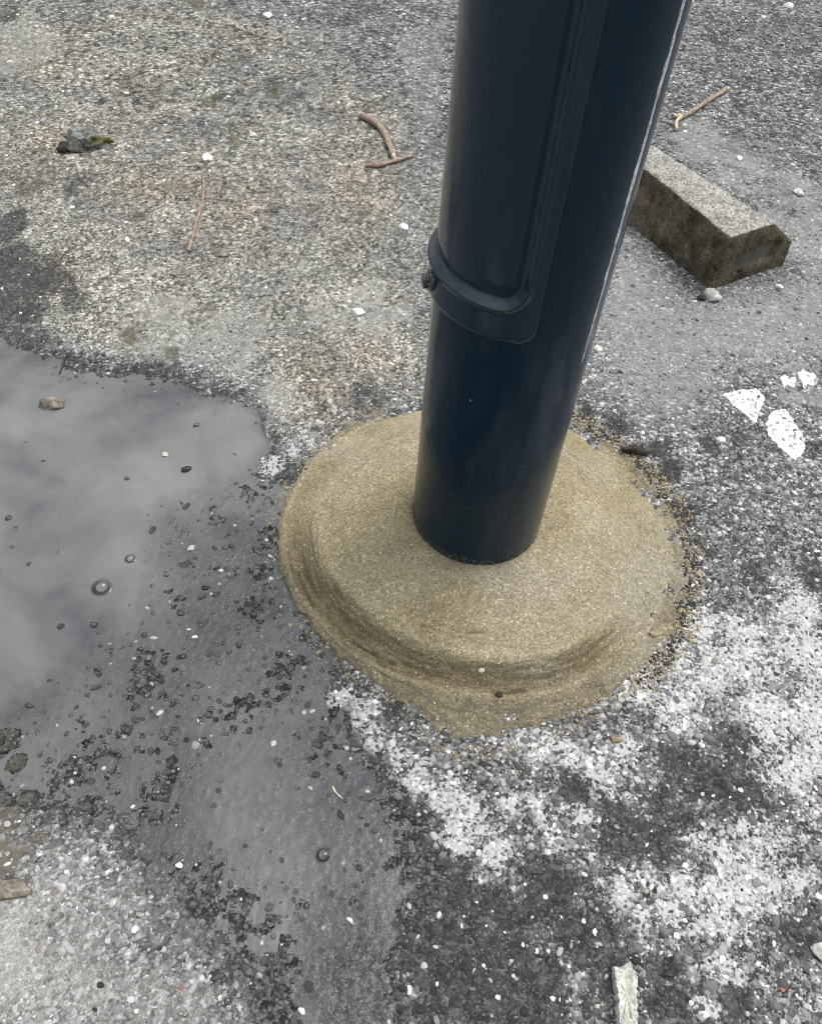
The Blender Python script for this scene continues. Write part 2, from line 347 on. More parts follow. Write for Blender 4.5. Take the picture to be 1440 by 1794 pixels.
def mat_stone(use_object=False):
    M = Mat('aggregate_stone')
    if use_object:
        oi = M.n('ShaderNodeObjectInfo'); c = oi.outputs['Color']; wet = oi.outputs['Alpha']
    else:
        A = M.attr('col'); c = A['Color']; wet = A['Alpha']
    nz = M.noise(260, 4, .65)
    col = M.mix(1., c, M.rng(nz, .25, .75, .55, 1.5), 'MULTIPLY')
    col = M.mix(M.math('MULTIPLY', M.rng(M.noise(520, 3, .7), .56, .72), .45), col, (.34, .335, .32))
    nb = M.bump(M.noise(480, 4, .7), .0016, .55)
    return M.done(M.bsdf(col, M.math('SUBTRACT', .86, M.math('MULTIPLY', wet, .70)), nb, Specular_IOR_Level=M.math('ADD', .3, M.math('MULTIPLY', wet, .35))))

def mat_water():
    M = Mat('silty_water')
    dep = M.sep(M.attr('depth')['Color'])[0]
    cl = M.noise(5.5, 5, .55, dist=.5); cl2 = M.noise(24, 4, .6)
    murk_clouds = M.mix(M.rng(cl, .35, .65), (.082, .087, .094), (.195, .194, .187))  # silt tone with cloud reflections painted in as bluish and warmer blotches
    murk_clouds = M.mix(M.math('MULTIPLY', M.rng(cl2, .35, .7), .35), murk_clouds, (.17, .168, .16))
    fac = M.math('MULTIPLY', M.rng(M.math('ADD', dep, M.math('MULTIPLY', M.math('SUBTRACT', cl2, .5), .25)), .0, .8), .96)
    dif = M.n('ShaderNodeBsdfDiffuse'); M.put(dif.inputs[0], murk_clouds)
    tr = M.n('ShaderNodeBsdfTransparent'); M.put(tr.inputs[0], (.93, .94, .94))
    mx = M.n('ShaderNodeMixShader'); M.put(mx.inputs[0], fac); M.l(tr.outputs[0], mx.inputs[1]); M.l(dif.outputs[0], mx.inputs[2])
    fr = M.n('ShaderNodeFresnel'); fr.inputs['IOR'].default_value = 1.36
    shallow = M.rng(dep, .5, .95, 1., 0.)
    nb = M.bump(M.noise(60, 2, .5), .0006, .12)
    nb = M.bump(M.noise(320, 3, .6), .0016, M.math('MULTIPLY', shallow, .55), nb)
    M.l(nb, fr.inputs['Normal'])
    gl = M.n('ShaderNodeBsdfGlossy'); gl.inputs['Roughness'].default_value = .03; M.l(nb, gl.inputs['Normal'])
    m2 = M.n('ShaderNodeMixShader'); M.l(fr.outputs[0], m2.inputs[0]); M.l(mx.outputs[0], m2.inputs[1]); M.l(gl.outputs[0], m2.inputs[2])
    return M.done(m2.outputs[0])

def mat_mortar():
    M = Mat('sand_cement_mortar')
    A = M.sep(M.attr('zone')['Color'])              # r: side band, g: ragged flange, b: smooth float-finished top
    v1 = M.sep(M.vor(520)); v2 = M.sep(M.vor(900))
    base = M.mix(M.rng(M.noise(12, 6, .62), .3, .7), (.272, .230, .138), (.435, .372, .240))
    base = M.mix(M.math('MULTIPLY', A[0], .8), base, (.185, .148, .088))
    base = M.mix(M.math('MULTIPLY', A[1], M.rng(M.noise(60, 4, .65), .3, .66, .30, .95)), base, (.165, .146, .102))
    greyer = M.rng(M.noise(6, 3, .5), .5, .68)
    base = M.mix(M.math('MULTIPLY', greyer, .7), base, (.345, .315, .252))
    base = M.mix(M.math('MULTIPLY', M.rng(M.noise(38, 5, .7), .55, .75), .45), base, (.19, .155, .095))
    gr = M.ramp(v1[0], [(0, g3(.50)), (.3, g3(.8)), (.75, g3(1.12)), (.94, g3(1.4)), (1, g3(2.1))])
    gr2 = M.ramp(v2[1], [(0, g3(.55)), (.5, g3(1.0)), (.9, g3(1.25)), (1, g3(2.0))])
    base = M.mix(.7, base, gr, 'MULTIPLY'); base = M.mix(.55, base, gr2, 'MULTIPLY')
    v3 = M.vor(210); v3d = M.vor(210, 'Distance'); v3s = M.sep(v3)
    pick = M.math('MULTIPLY', M.math('GREATER_THAN', v3s[0], .88), M.math('LESS_THAN', v3d, .24))
    base = M.mix(M.math('MULTIPLY', pick, .8), base, M.mix(v3s[1], (.62, .50, .27), (.72, .68, .58)))
    pickd = M.math('MULTIPLY', M.math('GREATER_THAN', v3s[2], .95), M.math('LESS_THAN', v3d, .22))
    base = M.mix(M.math('MULTIPLY', pickd, .8), base, (.05, .04, .03))
    h = M.math('ADD', M.math('MULTIPLY', M.noise(700, 3, .7), .6), M.math('MULTIPLY', v1[1], .35))
    h = M.math('ADD', h, M.math('MULTIPLY', pick, .4)); h = M.math('ADD', h, M.math('MULTIPLY', M.noise(190, 4, .65), 1.1))
    return M.done(M.bsdf(base, .82, M.bump(h, .0034, .9), Specular_IOR_Level=.3))

def mat_paint(cover=False):
    M = Mat('navy_gloss_paint')
    g = M.co
    mp = M.n('ShaderNodeMapping'); mp.inputs['Scale'].default_value = (1, 1, .12); M.l(g, mp.inputs[0])
    st = M.noise(26, 5, .6, vec=mp.outputs[0])
    base = M.mix(M.rng(st, .3, .7), (.0010, .0138, .0270), (.0024, .0182, .0335))
    refl_streak = M.math('MULTIPLY', M.rng(M.noise(11, 6, .62, vec=mp.outputs[0]), .57, .70), M.rng(M.noise(160, 4, .7), .3, .7, .3, 1.))  # jagged grey streaks imitating reflections, put into paint colour and roughness
    base = M.mix(M.math('MULTIPLY', refl_streak, .55 if cover else .4), base, (.050, .056, .062))
    vd = M.vor(55, 'Distance'); vc = M.sep(M.vor(55))
    dot = M.math('MULTIPLY', M.math('GREATER_THAN', vc[0], .84), M.math('LESS_THAN', vd, M.rng(vc[1], 0, 1, .03, .085)))
    base = M.mix(M.math('MULTIPLY', dot, .6), base, (.30, .30, .28))
    mp2 = M.n('ShaderNodeMapping'); mp2.inputs['Scale'].default_value = (1, 1, 9); mp2.inputs['Rotation'].default_value = (.1, .16, 0); M.l(g, mp2.inputs[0])
    scr = M.math('MULTIPLY', M.rng(M.noise(30, 2, .4, vec=mp2.outputs[0]), .735, .75), M.rng(M.noise(13, 2), .5, .6))
    base = M.mix(M.math('MULTIPLY', scr, .22), base, (.16, .17, .18))
    zz = M.n('ShaderNodeSeparateXYZ'); M.l(g, zz.inputs[0])
    splash = M.math('MULTIPLY', M.rng(M.math('ADD', zz.outputs['Z'], M.math('MULTIPLY', M.noise(45, 4, .7), .03)), .066, .084, 1., 0.), M.rng(M.noise(240, 5, .75), .46, .62))
    base = M.mix(M.math('MULTIPLY', splash, .75), base, (.22, .19, .13))
    rough = M.math('ADD', M.rng(st, .3, .7, .10, .24), M.math('MULTIPLY', refl_streak, .25))
    hb = M.math('ADD', M.math('MULTIPLY', M.noise(90, 2, .5), 1.), M.math('MULTIPLY', M.noise(420, 2, .5), .12))
    return M.done(M.bsdf(base, rough, M.bump(hb, .0012, .35), Specular_IOR_Level=.40 if cover else .24, Coat_Weight=.16 if cover else .05, Coat_Roughness=.08))

def mat_simple(name, c1, c2, sc=80, rough=.85, bump=.001, spec=.3, c3=None, sc3=40, lo3=.55, hi3=.65):
    M = Mat(name)
    col = M.mix(M.rng(M.noise(sc, 5, .65), .3, .7), c1, c2)
    if c3: col = M.mix(M.rng(M.noise(sc3, 4, .6), lo3, hi3), col, c3)
    v = M.sep(M.vor(sc * 5)); col = M.mix(.6, col, M.ramp(v[0], [(0, g3(.5)), (.5, g3(1)), (1, g3(1.55))]), 'MULTIPLY')
    return M.done(M.bsdf(col, rough, M.bump(M.noise(sc * 3, 5, .7), bump, .8), Specular_IOR_Level=spec))

def mat_block():
    M = Mat('weathered_concrete')
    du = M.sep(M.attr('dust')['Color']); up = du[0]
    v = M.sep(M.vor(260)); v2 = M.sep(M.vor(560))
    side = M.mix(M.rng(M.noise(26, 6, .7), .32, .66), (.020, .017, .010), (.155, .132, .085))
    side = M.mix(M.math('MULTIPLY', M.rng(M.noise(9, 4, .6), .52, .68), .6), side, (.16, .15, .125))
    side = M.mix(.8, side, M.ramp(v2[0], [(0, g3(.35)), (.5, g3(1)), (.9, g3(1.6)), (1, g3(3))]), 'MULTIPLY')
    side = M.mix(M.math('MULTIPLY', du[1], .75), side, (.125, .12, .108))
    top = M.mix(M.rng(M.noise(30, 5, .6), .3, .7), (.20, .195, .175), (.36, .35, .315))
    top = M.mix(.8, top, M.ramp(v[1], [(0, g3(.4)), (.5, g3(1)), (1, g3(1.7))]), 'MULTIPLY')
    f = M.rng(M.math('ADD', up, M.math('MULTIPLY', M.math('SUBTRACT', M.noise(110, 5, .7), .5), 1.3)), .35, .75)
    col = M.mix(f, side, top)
    hb = M.math('ADD', M.noise(300, 5, .7), M.math('MULTIPLY', v[2], .3))
    return M.done(M.bsdf(col, .88, M.bump(hb, .003, .8), Specular_IOR_Level=.25))

M_GROUND = mat_ground(); M_STONE = mat_stone(); M_STONE_O = mat_stone(True); M_WATER = mat_water(); M_MORTAR = mat_mortar()
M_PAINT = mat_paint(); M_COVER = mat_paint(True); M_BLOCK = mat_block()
M_SEAM = mat_simple('pale_weld_paint', (.42, .43, .44), (.72, .73, .74), 140, .42, .0008, .5, (.05, .06, .075), 60, .64, .74)  # pale seam colour broken by darker patches
M_BARK = mat_simple('dry_bark', (.13, .09, .07), (.46, .36, .29), 160, .85, .0012, .2)
M_WOOD = mat_simple('bare_wood', (.42, .33, .22), (.66, .56, .42), 160, .85, .0008, .2)
M_STRAW = mat_simple('pale_straw', (.52, .48, .38), (.74, .70, .58), 200, .7, .0004, .3)
M_WHITE = mat_simple('white_stone', (.58, .58, .56), (.85, .85, .82), 150, .8, .001, .3)
M_CREAM = mat_simple('cream_stone', (.40, .38, .32), (.66, .63, .55), 130, .85, .0012, .3)
M_GREY = mat_simple('grey_stone', (.14, .14, .135), (.32, .32, .30), 120, .85, .0015, .3)
M_BLACK = mat_simple('black_stone', (.010, .010, .011), (.035, .035, .036), 150, .5, .001, .4)
M_SLATE = mat_simple('wet_slate_stone', (.035, .037, .041), (.085, .088, .094), 150, .28, .001, .5)
M_RED = mat_simple('red_stone', (.30, .085, .06), (.46, .20, .15), 180, .7, .0008, .3)
M_MOSSY = mat_simple('mossy_rock', (.02, .02, .018), (.30, .30, .285), 70, .85, .002, .3, (.10, .095, .015), 32, .54, .62)
M_SHARD = mat_simple('pale_concrete', (.36, .355, .32), (.60, .59, .54), 120, .88, .0014, .25)
M_BROWN = mat_simple('brown_stone', (.10, .085, .06), (.26, .23, .18), 60, .55, .001, .4)
M_PLASTER = mat_simple('white_plaster', (.62, .62, .61), (.86, .86, .85), 130, .85, .0012, .25, (.22, .22, .215), 120, .52, .66)
M_CLOD = mat_simple('dark_soil', (.018, .016, .013), (.085, .078, .065), 140, .9, .002, .2)

# ------------------------------------------------------------------ ground sheet: fine where the photo looks, coarse to the horizon
def axis(fine_a, fine_b, step, lo, hi, g=1.03, cap=.0085, cap_to=(0, 0), big=1.22):
    v = list(np.arange(fine_a, fine_b, step))
    for sgn, end, lim, c in ((1, fine_b, hi, cap_to[1]), (-1, fine_a, lo, cap_to[0])):
        p = end if sgn > 0 else fine_a - step; s = step; out = []
        while (p < lim if sgn > 0 else p > lim):
            out.append(p)
            inside = (p < c) if sgn > 0 else (p > c)
            s = min(s * 1.006, cap) if inside else s * big
            p += sgn * s
        out.append(lim)
        v = v + out if sgn > 0 else out[::-1] + v
    return np.array(v)
gx = axis(-0.50, 0.46, .0034, -60, 60, cap_to=(-1.5, 1.3))
gy = axis(-0.68, 0.35, .0034, -60, 90, cap_to=(-0.8, 2.5))
NX, NY = len(gx), len(gy)
X, Y = np.meshgrid(gx, gy, indexing='ij'); X = X.ravel(); Y = Y.ravel()
MK = masks(X, Y)
Z = height(X, Y, MK)
me = np_mesh('ground', np.stack([X, Y, Z], 1), grid_faces(NX, NY))
attr(me, 'mask_a', np.stack([MK['wet'], MK['sand'], MK['white'], MK['silt']], 1))
attr(me, 'mask_b', np.stack([MK['pale'], MK['dark'], MK['moss'], MK['warm']], 1))
attr(me, 'mask_c', np.stack([MK['mud'], X * 0, X * 0, X * 0 + 1], 1))
ground = link('ground', me, M_GROUND)
tag(ground, 'worn grey asphalt ground with sandy dirt, wet areas and white lime bloom', 'ground', kind='structure')

# ------------------------------------------------------------------ aggregate stones bedded in the asphalt
cor = np.array([gp(-160, -120)[:2], gp(1600, -120)[:2], gp(1600, 1900)[:2], gp(-160, 1900)[:2]])
def scatter(ya, yb, sp):
    xs = np.arange(-2.0, 1.8, sp); ys = np.arange(ya, yb, sp * .87)
    x, y = np.meshgrid(xs, ys, indexing='ij'); x = x + (np.arange(len(ys)) % 2)[None, :] * sp / 2
    x = x + rng.uniform(-.48, .48, x.shape) * sp; y = y + rng.uniform(-.48, .48, y.shape) * sp
    x = x.ravel(); y = y.ravel(); k = sdpoly(x, y, cor) > 0
    return x[k], y[k]
parts = [scatter(-.72, -.02, .0066), scatter(-.02, .45, .0078), scatter(.45, 1.1, .0102), scatter(1.1, 2.6, .0150)]
sx = np.concatenate([p[0] for p in parts]); sy = np.concatenate([p[1] for p in parts])
base_sz = np.concatenate([np.full(len(p[0]), s) for p, s in zip(parts, (.00235, .0023, .0027, .0034))])
SM = masks(sx, sy); sz = height(sx, sy, SM)
N = len(sx)
size = base_sz * np.clip(rng.lognormal(0, .38, N), .45, 2.4) * (1 - .10 * SM['wet'])
keep_p = np.clip(1 + .3 * SM['wet'] * (1 - SM['pool']) - .45 * SM['sand'] - .30 * SM['pool'] - .82 * SM['silt'] - .3 * SM['pool2'] - .5 * SM['pale'] * (1 - SM['wet']), .12, 1)
rr = np.hypot(sx, sy)
k = (rng.random(N) < keep_p) & (rr > .235)
sx, sy, sz, size = sx[k], sy[k], sz[k], size[k]; SM = {a: b[k] for a, b in SM.items()}; N = len(sx)
u2 = rng.random(N)
# tone of each stone
u = rng.random(N); tone = np.where(u < .62, rng.uniform(.018, .06, N), np.where(u < .88, rng.uniform(.07, .2, N), np.where(u < .975, rng.uniform(.22, .42, N), rng.uniform(.5, .8, N))))
dry = (1 - SM['wet']) * (1 - SM['dark'])
tone = np.where((SM['dark'] > .25) & (u < .93), rng.uniform(.012, .055, N), tone)
tone = tone + dry * rng.uniform(.0, .20, N)
tone = np.where(SM['wet'] > .4, np.where(u < .955, rng.uniform(.012, .062, N), np.minimum(tone, .45)), tone)
colr = np.stack([tone, tone, tone], 1)
hue = rng.random(N)
colr *= np.where(hue[:, None] < .05, [[1.12, 1.0, .86]], np.where(hue[:, None] < .24, [[.96, 1.0, 1.05]], [[1, 1, 1]]))
colr = np.where((hue[:, None] > .99985), [[.30, .10, .07]], colr)
colr = colr * (1 + SM['sand'][:, None] * np.array([[.35, .28, .1]]))
siltm = (SM['silt'] * rng.uniform(.35, .97, N))[:, None]; colr = colr * (1 - siltm) + siltm * np.array([[.40, .388, .36]])
whm = (SM['white'] * (rng.random(N) < .55) * rng.uniform(.5, 1., N))[:, None]; colr = colr * (1 - whm) + whm * .75
colr = colr * (1 - .35 * SM['wet'][:, None] * 0); colr = np.clip(colr, .006, .85)
wetv = np.clip(SM['wet'] * (1 - .8 * SM['silt']) + .35 * SM['dark'], 0, 1)

def dome_template(rs, k, rows):
    V = []
    for r, z in rows:
        o = rs.uniform(0, .5)
        for i in range(k):
            a = 2 * math.pi * (i + o + rs.uniform(-.28, .28)) / k; q = r * rs.uniform(.78, 1.12)
            V.append((q * math.cos(a), q * math.sin(a), z * rs.uniform(.8, 1.15)))
    V.append((rs.uniform(-.2, .2), rs.uniform(-.2, .2), rs.uniform(.74, .95)))
    return np.array(V)
def dome_faces(k, nrow):
    q = np.array([[r * k + i, r * k + (i + 1) % k, (r + 1) * k + (i + 1) % k, (r + 1) * k + i] for r in range(nrow - 1) for i in range(k)])
    t = np.array([[(nrow - 1) * k + i, (nrow - 1) * k + (i + 1) % k, nrow * k] for i in range(k)])
    return q, t
K = 7
TQ, TT = dome_faces(7, 3); TQ2, TT2 = dome_faces(5, 2)
TEMPL = [dome_template(np.random.default_rng(200 + i), 7, ((1.0, -.55), (1.0, .18), (.66, .66))) for i in range(24)]
TEMPL2 = [dome_template(np.random.default_rng(300 + i), 5, ((1.0, -.2), (.72, .62))) for i in range(24)]
NV = 3 * K + 1
asx = rng.uniform(.8, 1.45, N); asy = rng.uniform(.65, 1.05, N); asz = rng.uniform(.45, .85, N)
proud = (.10 + .42 * u2) * (1 - .35 * SM['sand'] - .4 * SM['silt'] - .2 * SM['white']) + .40 * SM['wet'] * (u2 - .25) + .8 * SM['pool'] * (u2 > .9)
lift = proud - .85 * asz
rot = rng.uniform(0, 2 * math.pi, N); tid = rng.integers(0, 24, N)
# the 300 that show largest are pieces of their own
scl = np.array([FPX / max(.3, np.linalg.norm(CAM - np.array([a, b, 0]))) for a, b in zip(sx, sy)])
vis = (sdpoly(sx, sy, np.array([gp(5, 5)[:2], gp(1435, 5)[:2], gp(1435, 1790)[:2], gp(5, 1790)[:2]])) > 0) & (rr[k] > .31) & (proud > .25)
score = size * np.sqrt(asx * asy) * scl * vis
big = np.argsort(-score)[:300]
isbig = np.zeros(N, bool); isbig[big] = True
near = (sy < .02) | isbig
def stone_geo(sel, templ, tq, tt):
    nv = len(templ[0]); tmv = np.stack(templ)[tid[sel]] * np.stack([asx * size, asy * size, asz * size], 1)[sel][:, None, :]
    c, s = np.cos(rot[sel])[:, None], np.sin(rot[sel])[:, None]
    v = np.stack([tmv[:, :, 0] * c - tmv[:, :, 1] * s + sx[sel][:, None], tmv[:, :, 0] * s + tmv[:, :, 1] * c + sy[sel][:, None], tmv[:, :, 2] + (sz + lift * size)[sel][:, None]], 2).reshape(-1, 3)
    off = (np.arange(sel.sum()) * nv)[:, None, None]
    sm = (wetv[sel] > .45) & (tid[sel] % 2 == 0)
    cc = np.repeat(np.concatenate([colr[sel], wetv[sel][:, None]], 1), nv, 0)
    return v, (tq[None] + off).reshape(-1, 4), (tt[None] + off).reshape(-1, 3), np.repeat(sm, len(tq)), np.repeat(sm, len(tt)), cc
g1 = stone_geo(near & ~isbig, TEMPL, TQ, TT); g2 = stone_geo(~near, TEMPL2, TQ2, TT2); o2 = len(g1[0])
me = np_mesh('aggregate', np.concatenate([g1[0], g2[0]]), [np.concatenate([g1[1], g2[1] + o2]), np.concatenate([g1[2], g2[2] + o2])], np.concatenate([g1[3], g2[3], g1[4], g2[4]]))
attr(me, 'col', np.concatenate([g1[5], g2[5]]))
agg = link('aggregate', me, M_STONE, ground); tag(agg, kind='stuff')
tm = []
for i, t in enumerate(TEMPL):
    mm = np_mesh('stone', t, [TQ, TT], i % 2 == 0); mm.materials.append(M_STONE_O); tm.append(mm)
for i in big:
    o = link('stone', tm[tid[i]], None, ground)
    o.location = (sx[i], sy[i], sz[i] + lift[i] * size[i]); o.rotation_euler = (0, 0, rot[i])
    o.scale = (asx[i] * size[i], asy[i] * size[i], asz[i] * size[i])
    o.color = (*colr[i], wetv[i])

# ------------------------------------------------------------------ puddle: one level sheet that creeps up round the stones
ws = .0021
wxs = np.arange(-1.05, .10, ws); wys = np.arange(-.70, .36, ws)
WX, WY = np.meshgrid(wxs, wys, indexing='ij')
fx = WX.ravel(); fy = WY.ravel(); WM = masks(fx, fy); gh = height(fx, fy, WM)
men = np.zeros(WX.shape)
top = sz + lift * size + .85 * asz * size
for i in np.where((SM['wet'] > .3) & (top > WATER_Z - .0006) & (sx < .1) & (sy < .36))[0]:
    R_ = size[i] * math.sqrt(asx[i] * asy[i]); e = R_ + .006
    a0 = int((sx[i] - e - wxs[0]) / ws); a1 = int((sx[i] + e - wxs[0]) / ws) + 2
    b0 = int((sy[i] - e - wys[0]) / ws); b1 = int((sy[i] + e - wys[0]) / ws) + 2
    if a0 < 0 or b0 < 0 or a1 >= len(wxs) or b1 >= len(wys): continue
    d = np.hypot(WX[a0:a1, b0:b1] - sx[i], WY[a0:a1, b0:b1] - sy[i]) - R_
    men[a0:a1, b0:b1] = np.maximum(men[a0:a1, b0:b1], .0009 * np.exp(-np.clip(d, 0, 1) / .0022))
wz = WATER_Z + men.ravel() + .0002 * fbm(fx, fy, 60, 2, 131)
depth = WATER_Z - gh
ok = ((depth > -.0004) & (WM['wet'] > .25) & (WM['silt'] < .75)).reshape(WX.shape)
F = grid_faces(len(wxs), len(wys)); okf = ok.ravel()[F].all(1); F = F[okf]
used = np.unique(F); remap = np.full(len(fx), -1); remap[used] = np.arange(len(used))
me = np_mesh('puddle', np.stack([fx, fy, wz], 1)[used], remap[F])
dv = np.clip(.56 + depth[used] / .0100, 0, 1) * (1 - .75 * WM['pool3'][used]) * (1 - .22 * WM['pool2'][used]) * (1 - .5 * WM['silt'][used]) * sstep(.2, .97, WM['wet'][used])
attr(me, 'depth', np.stack([dv, dv, dv, dv * 0 + 1], 1))
puddle = link('puddle', me, M_WATER)
tag(puddle, 'shallow grey silty puddle spreading over the asphalt left of the post', 'puddle', kind='structure')

# ------------------------------------------------------------------ the post
def cyl_ang(deg): return math.atan2(CAM[1], CAM[0]) + math.radians(deg)     # 0 = towards the photographer, + = to the right
PR = .084
post = bpy.data.objects.new('steel_post', None); COL.objects.link(post)
tag(post, 'thick round dark navy steel post set in fresh mortar', 'post')
def surface(name, na, nz, fn, mat, parent, wrap=False):
    I, J = np.meshgrid(np.arange(na), np.arange(nz), indexing='ij')
    V = fn(I.ravel() / (na - (0 if wrap else 1)), J.ravel() / (nz - 1))
    return link(name, np_mesh(name, V, grid_faces(na, nz, wrap)), mat, parent)
def shaft_fn(u, v):
    a = u * 2 * math.pi; z = .0 + 3.4 * v
    return np.stack([PR * np.cos(a), PR * np.sin(a), z], 1)
surface('shaft', 192, 60, shaft_fn, M_PAINT, post, True)
# domed cap far above the frame
def cap_fn(u, v):
    a = u * 2 * math.pi; t = v * math.pi / 2
    return np.stack([(PR + .004) * np.cos(a) * np.cos(t), (PR + .004) * np.sin(a) * np.cos(t), 3.395 + .03 * np.sin(t)], 1)
surface('cap', 96, 10, cap_fn, M_PAINT, post, True)
# access cover: curved plate with an embossed panel
C0, HALF, RIDGE = -60.0, 75.0, 64.5
Z0, Z1 = .405, 1.06
def rrect(x, y, hx, hy, r):
    qx = np.abs(x) - hx + r; qy = np.abs(y) - hy + r
    return np.hypot(np.maximum(qx, 0), np.maximum(qy, 0)) + np.minimum(np.maximum(qx, qy), 0) - r      # negative inside
ca = np.radians(np.unique(np.concatenate([np.linspace(-HALF - 1.2, HALF + 1.2, 190), np.linspace(HALF - .8, HALF + 1, 12), -np.linspace(HALF - .8, HALF + 1, 12), np.linspace(RIDGE - 8, RIDGE + 2, 26), -np.linspace(RIDGE - 8, RIDGE + 2, 26)])))
cz = np.unique(np.concatenate([np.linspace(Z0 - .002, Z1 + .002, 200), np.linspace(Z0 - .0012, Z0 + .0015, 10), np.linspace(Z0 + .028, Z0 + .056, 34), np.linspace(Z1 - .056, Z1 - .028, 24)]))
AA, ZZ = np.meshgrid(ca, cz, indexing='ij'); AA = AA.ravel(); ZZ = ZZ.ravel()
zc, hz = (Z0 + Z1) / 2, (Z1 - Z0) / 2
xa = AA * .088
dout = rrect(xa, ZZ - zc, math.radians(HALF) * .088, hz, .014)
din = rrect(xa, ZZ - zc, math.radians(RIDGE) * .088, hz - .036, .024)
offs = .0070 * sstep(.0004, -.0016, dout) - .003 * sstep(-.0002, .0012, dout)
lip = np.exp(-((din - .0022) / .0030) ** 2)
offs = offs + .0022 * lip - .0072 * sstep(.0030, -.0068, din) + .0012 * sstep(-.006, -.022, din)
RR = PR + offs
ang = cyl_ang(C0) + AA
me = np_mesh('access_cover', np.stack([RR * np.cos(ang), RR * np.sin(ang), ZZ], 1), grid_faces(len(ca), len(cz)))
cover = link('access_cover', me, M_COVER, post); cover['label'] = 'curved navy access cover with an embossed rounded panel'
# bolt with washer
def lathe(prof, n):
    V = []; F = []
    for r, z in prof:
        for i in range(n): V.append((r * math.cos(2 * math.pi * i / n), r * math.sin(2 * math.pi * i / n), z))
    for j in range(len(prof) - 1):
        for i in range(n): F.append((j * n + i, j * n + (i + 1) % n, (j + 1) * n + (i + 1) % n, (j + 1) * n + i))
    F.append(tuple(range((len(prof) - 1) * n, len(prof) * n)))
    me = bpy.data.meshes.new('lathe'); me.from_pydata(V, [], F); me.update(); return me
ba = cyl_ang(-66.0); bz = .421
bm_ = Matrix.Translation(((PR + .0074) * math.cos(ba), (PR + .0074) * math.sin(ba), bz)) @ Vector((math.cos(ba), math.sin(ba), 0)).to_track_quat('Z', 'Y').to_matrix().to_4x4()
wme = lathe([(.0105, -.002), (.0105, .0015), (.0100, .0022), (.0050, .0024)], 28); wme.name = 'washer'
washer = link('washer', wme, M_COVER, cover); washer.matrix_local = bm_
for p in wme.polygons: p.use_smooth = len(p.vertices) == 4
bme = lathe([(.0072, .0018), (.0072, .0072), (.0066, .0082), (.0040, .0086)], 6); bme.name = 'bolt'
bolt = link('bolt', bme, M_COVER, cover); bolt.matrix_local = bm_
# rough weld seam down the right-hand flank
sa0 = 62.5
zz = np.arange(.335, 3.38, .0022); nz_ = len(zz)
tt = np.linspace(-1, 1, 7)
Vv = []
fade = sstep(.335, .42, zz)
wob = .0009 * (vn(zz, zz * 0, 130, 301) - .5) + .0012 * (vn(zz, zz * 0, 40, 302) - .5)
wid = (.0005 + .0022 * vn(zz, zz * 0, 190, 303) * (.3 + vn(zz, zz * 0, 60, 306)) + .0016 * vn(zz, zz * 0, 14, 304)) * (.45 + .55 * fade)
for i, t in enumerate(tt):
    a = cyl_ang(sa0) + (wob + wid * t) / PR
    h = PR - .0003 + .0011 * np.sqrt(max(0, 1 - t * t)) * fade * (.7 + .6 * vn(zz, zz * 0 + t, 300, 305)) + .00015
    Vv.append(np.stack([h * np.cos(a), h * np.sin(a), zz], 1))
V = np.stack(Vv, 0).reshape(-1, 3)
seam = link('weld_seam', np_mesh('weld_seam', V, grid_faces(7, nz_)), M_SEAM, post)
seam['label'] = 'thin pale ragged weld seam running up the post'

# ------------------------------------------------------------------ mortar collar round the foot of the post
def per(th, table):
    a = np.array([t[0] for t in table] + [table[0][0] + 360.]); b = np.array([t[1] for t in table] + [table[0][1]])
    d = (np.degrees(th) - a[0]) % 360 + a[0]
    i = np.clip(np.searchsorted(a, d, 'right') - 1, 0, len(a) - 2); f = (d - a[i]) / (a[i + 1] - a[i]); f = f * f * (3 - 2 * f)
    return b[i] + (b[i + 1] - b[i]) * f
T_SH = [(-180, .206), (-157, .207), (-134, .197), (-95, .203), (-58, .212), (-19, .212), (8, .226), (50, .225), (90, .215), (125, .205)]
T_FT = [(-180, .256), (-157, .252), (-134, .244), (-95, .236), (-58, .246), (-19, .262), (8, .276), (50, .272), (90, .262), (125, .256)]
T_ED = [(-180, .264), (-157, .262), (-134, .258), (-118, .256), (-106, .274), (-92, .305), (-78, .302), (-62, .285), (-40, .288), (-19, .292), (8, .298), (50, .296), (80, .300), (105, .290), (125, .275), (150, .266)]
na, nr_ = 720, 160
th = np.linspace(-math.pi, math.pi, na, endpoint=False)
vv = np.concatenate([np.linspace(0, .42, 34, endpoint=False), np.linspace(.42, 1, nr_ - 34)])
TH, VV = np.meshgrid(th, vv, indexing='ij'); TH = TH.ravel(); VV = VV.ravel()
cx, cy = np.cos(TH), np.sin(TH)
rag = 1 + .050 * fbm(cx, cy, 8, 3, 401) + .035 * fbm(cx, cy, 36, 3, 402)
Rs = per(TH, T_SH) * (1 + .015 * fbm(cx, cy, 4, 2, 403)); Rf = per(TH, T_FT) * (1 + .018 * fbm(cx, cy, 5, 3, 404)); Re = per(TH, T_ED) * rag
Re = np.maximum(Re, Rf + .006)
RA = .082 + (Re - .082) * VV
mx, my = RA * cx, RA * cy
MM = masks(mx, my); gz = height(mx, my, MM)
dome = .053 - .0075 * sstep(.085, .20, RA) - .004 * sstep(.14, .22, RA)
tt_ = np.clip((RA - .082) / (Rf - .082), 0, 1); bell = .053 * (1 - tt_ ** 2.3) ** 1.15
side = np.clip((RA - Rs) / (Rf - Rs), 0, 1)
frontw = sstep(.05, .7, -np.sin(TH + .30))
sideh = (1 - sstep(-.05, .80, side)) * frontw + (1 - side ** 1.25) * (1 - frontw); sideh = (sideh - sideh.min()) / (sideh.max() - sideh.min())
fl = np.clip((RA - Rf) / np.maximum(Re - Rf, 1e-4), 0, 1)
flange = (.0022 + .0060 * frontw) * (1 - fl) ** .7
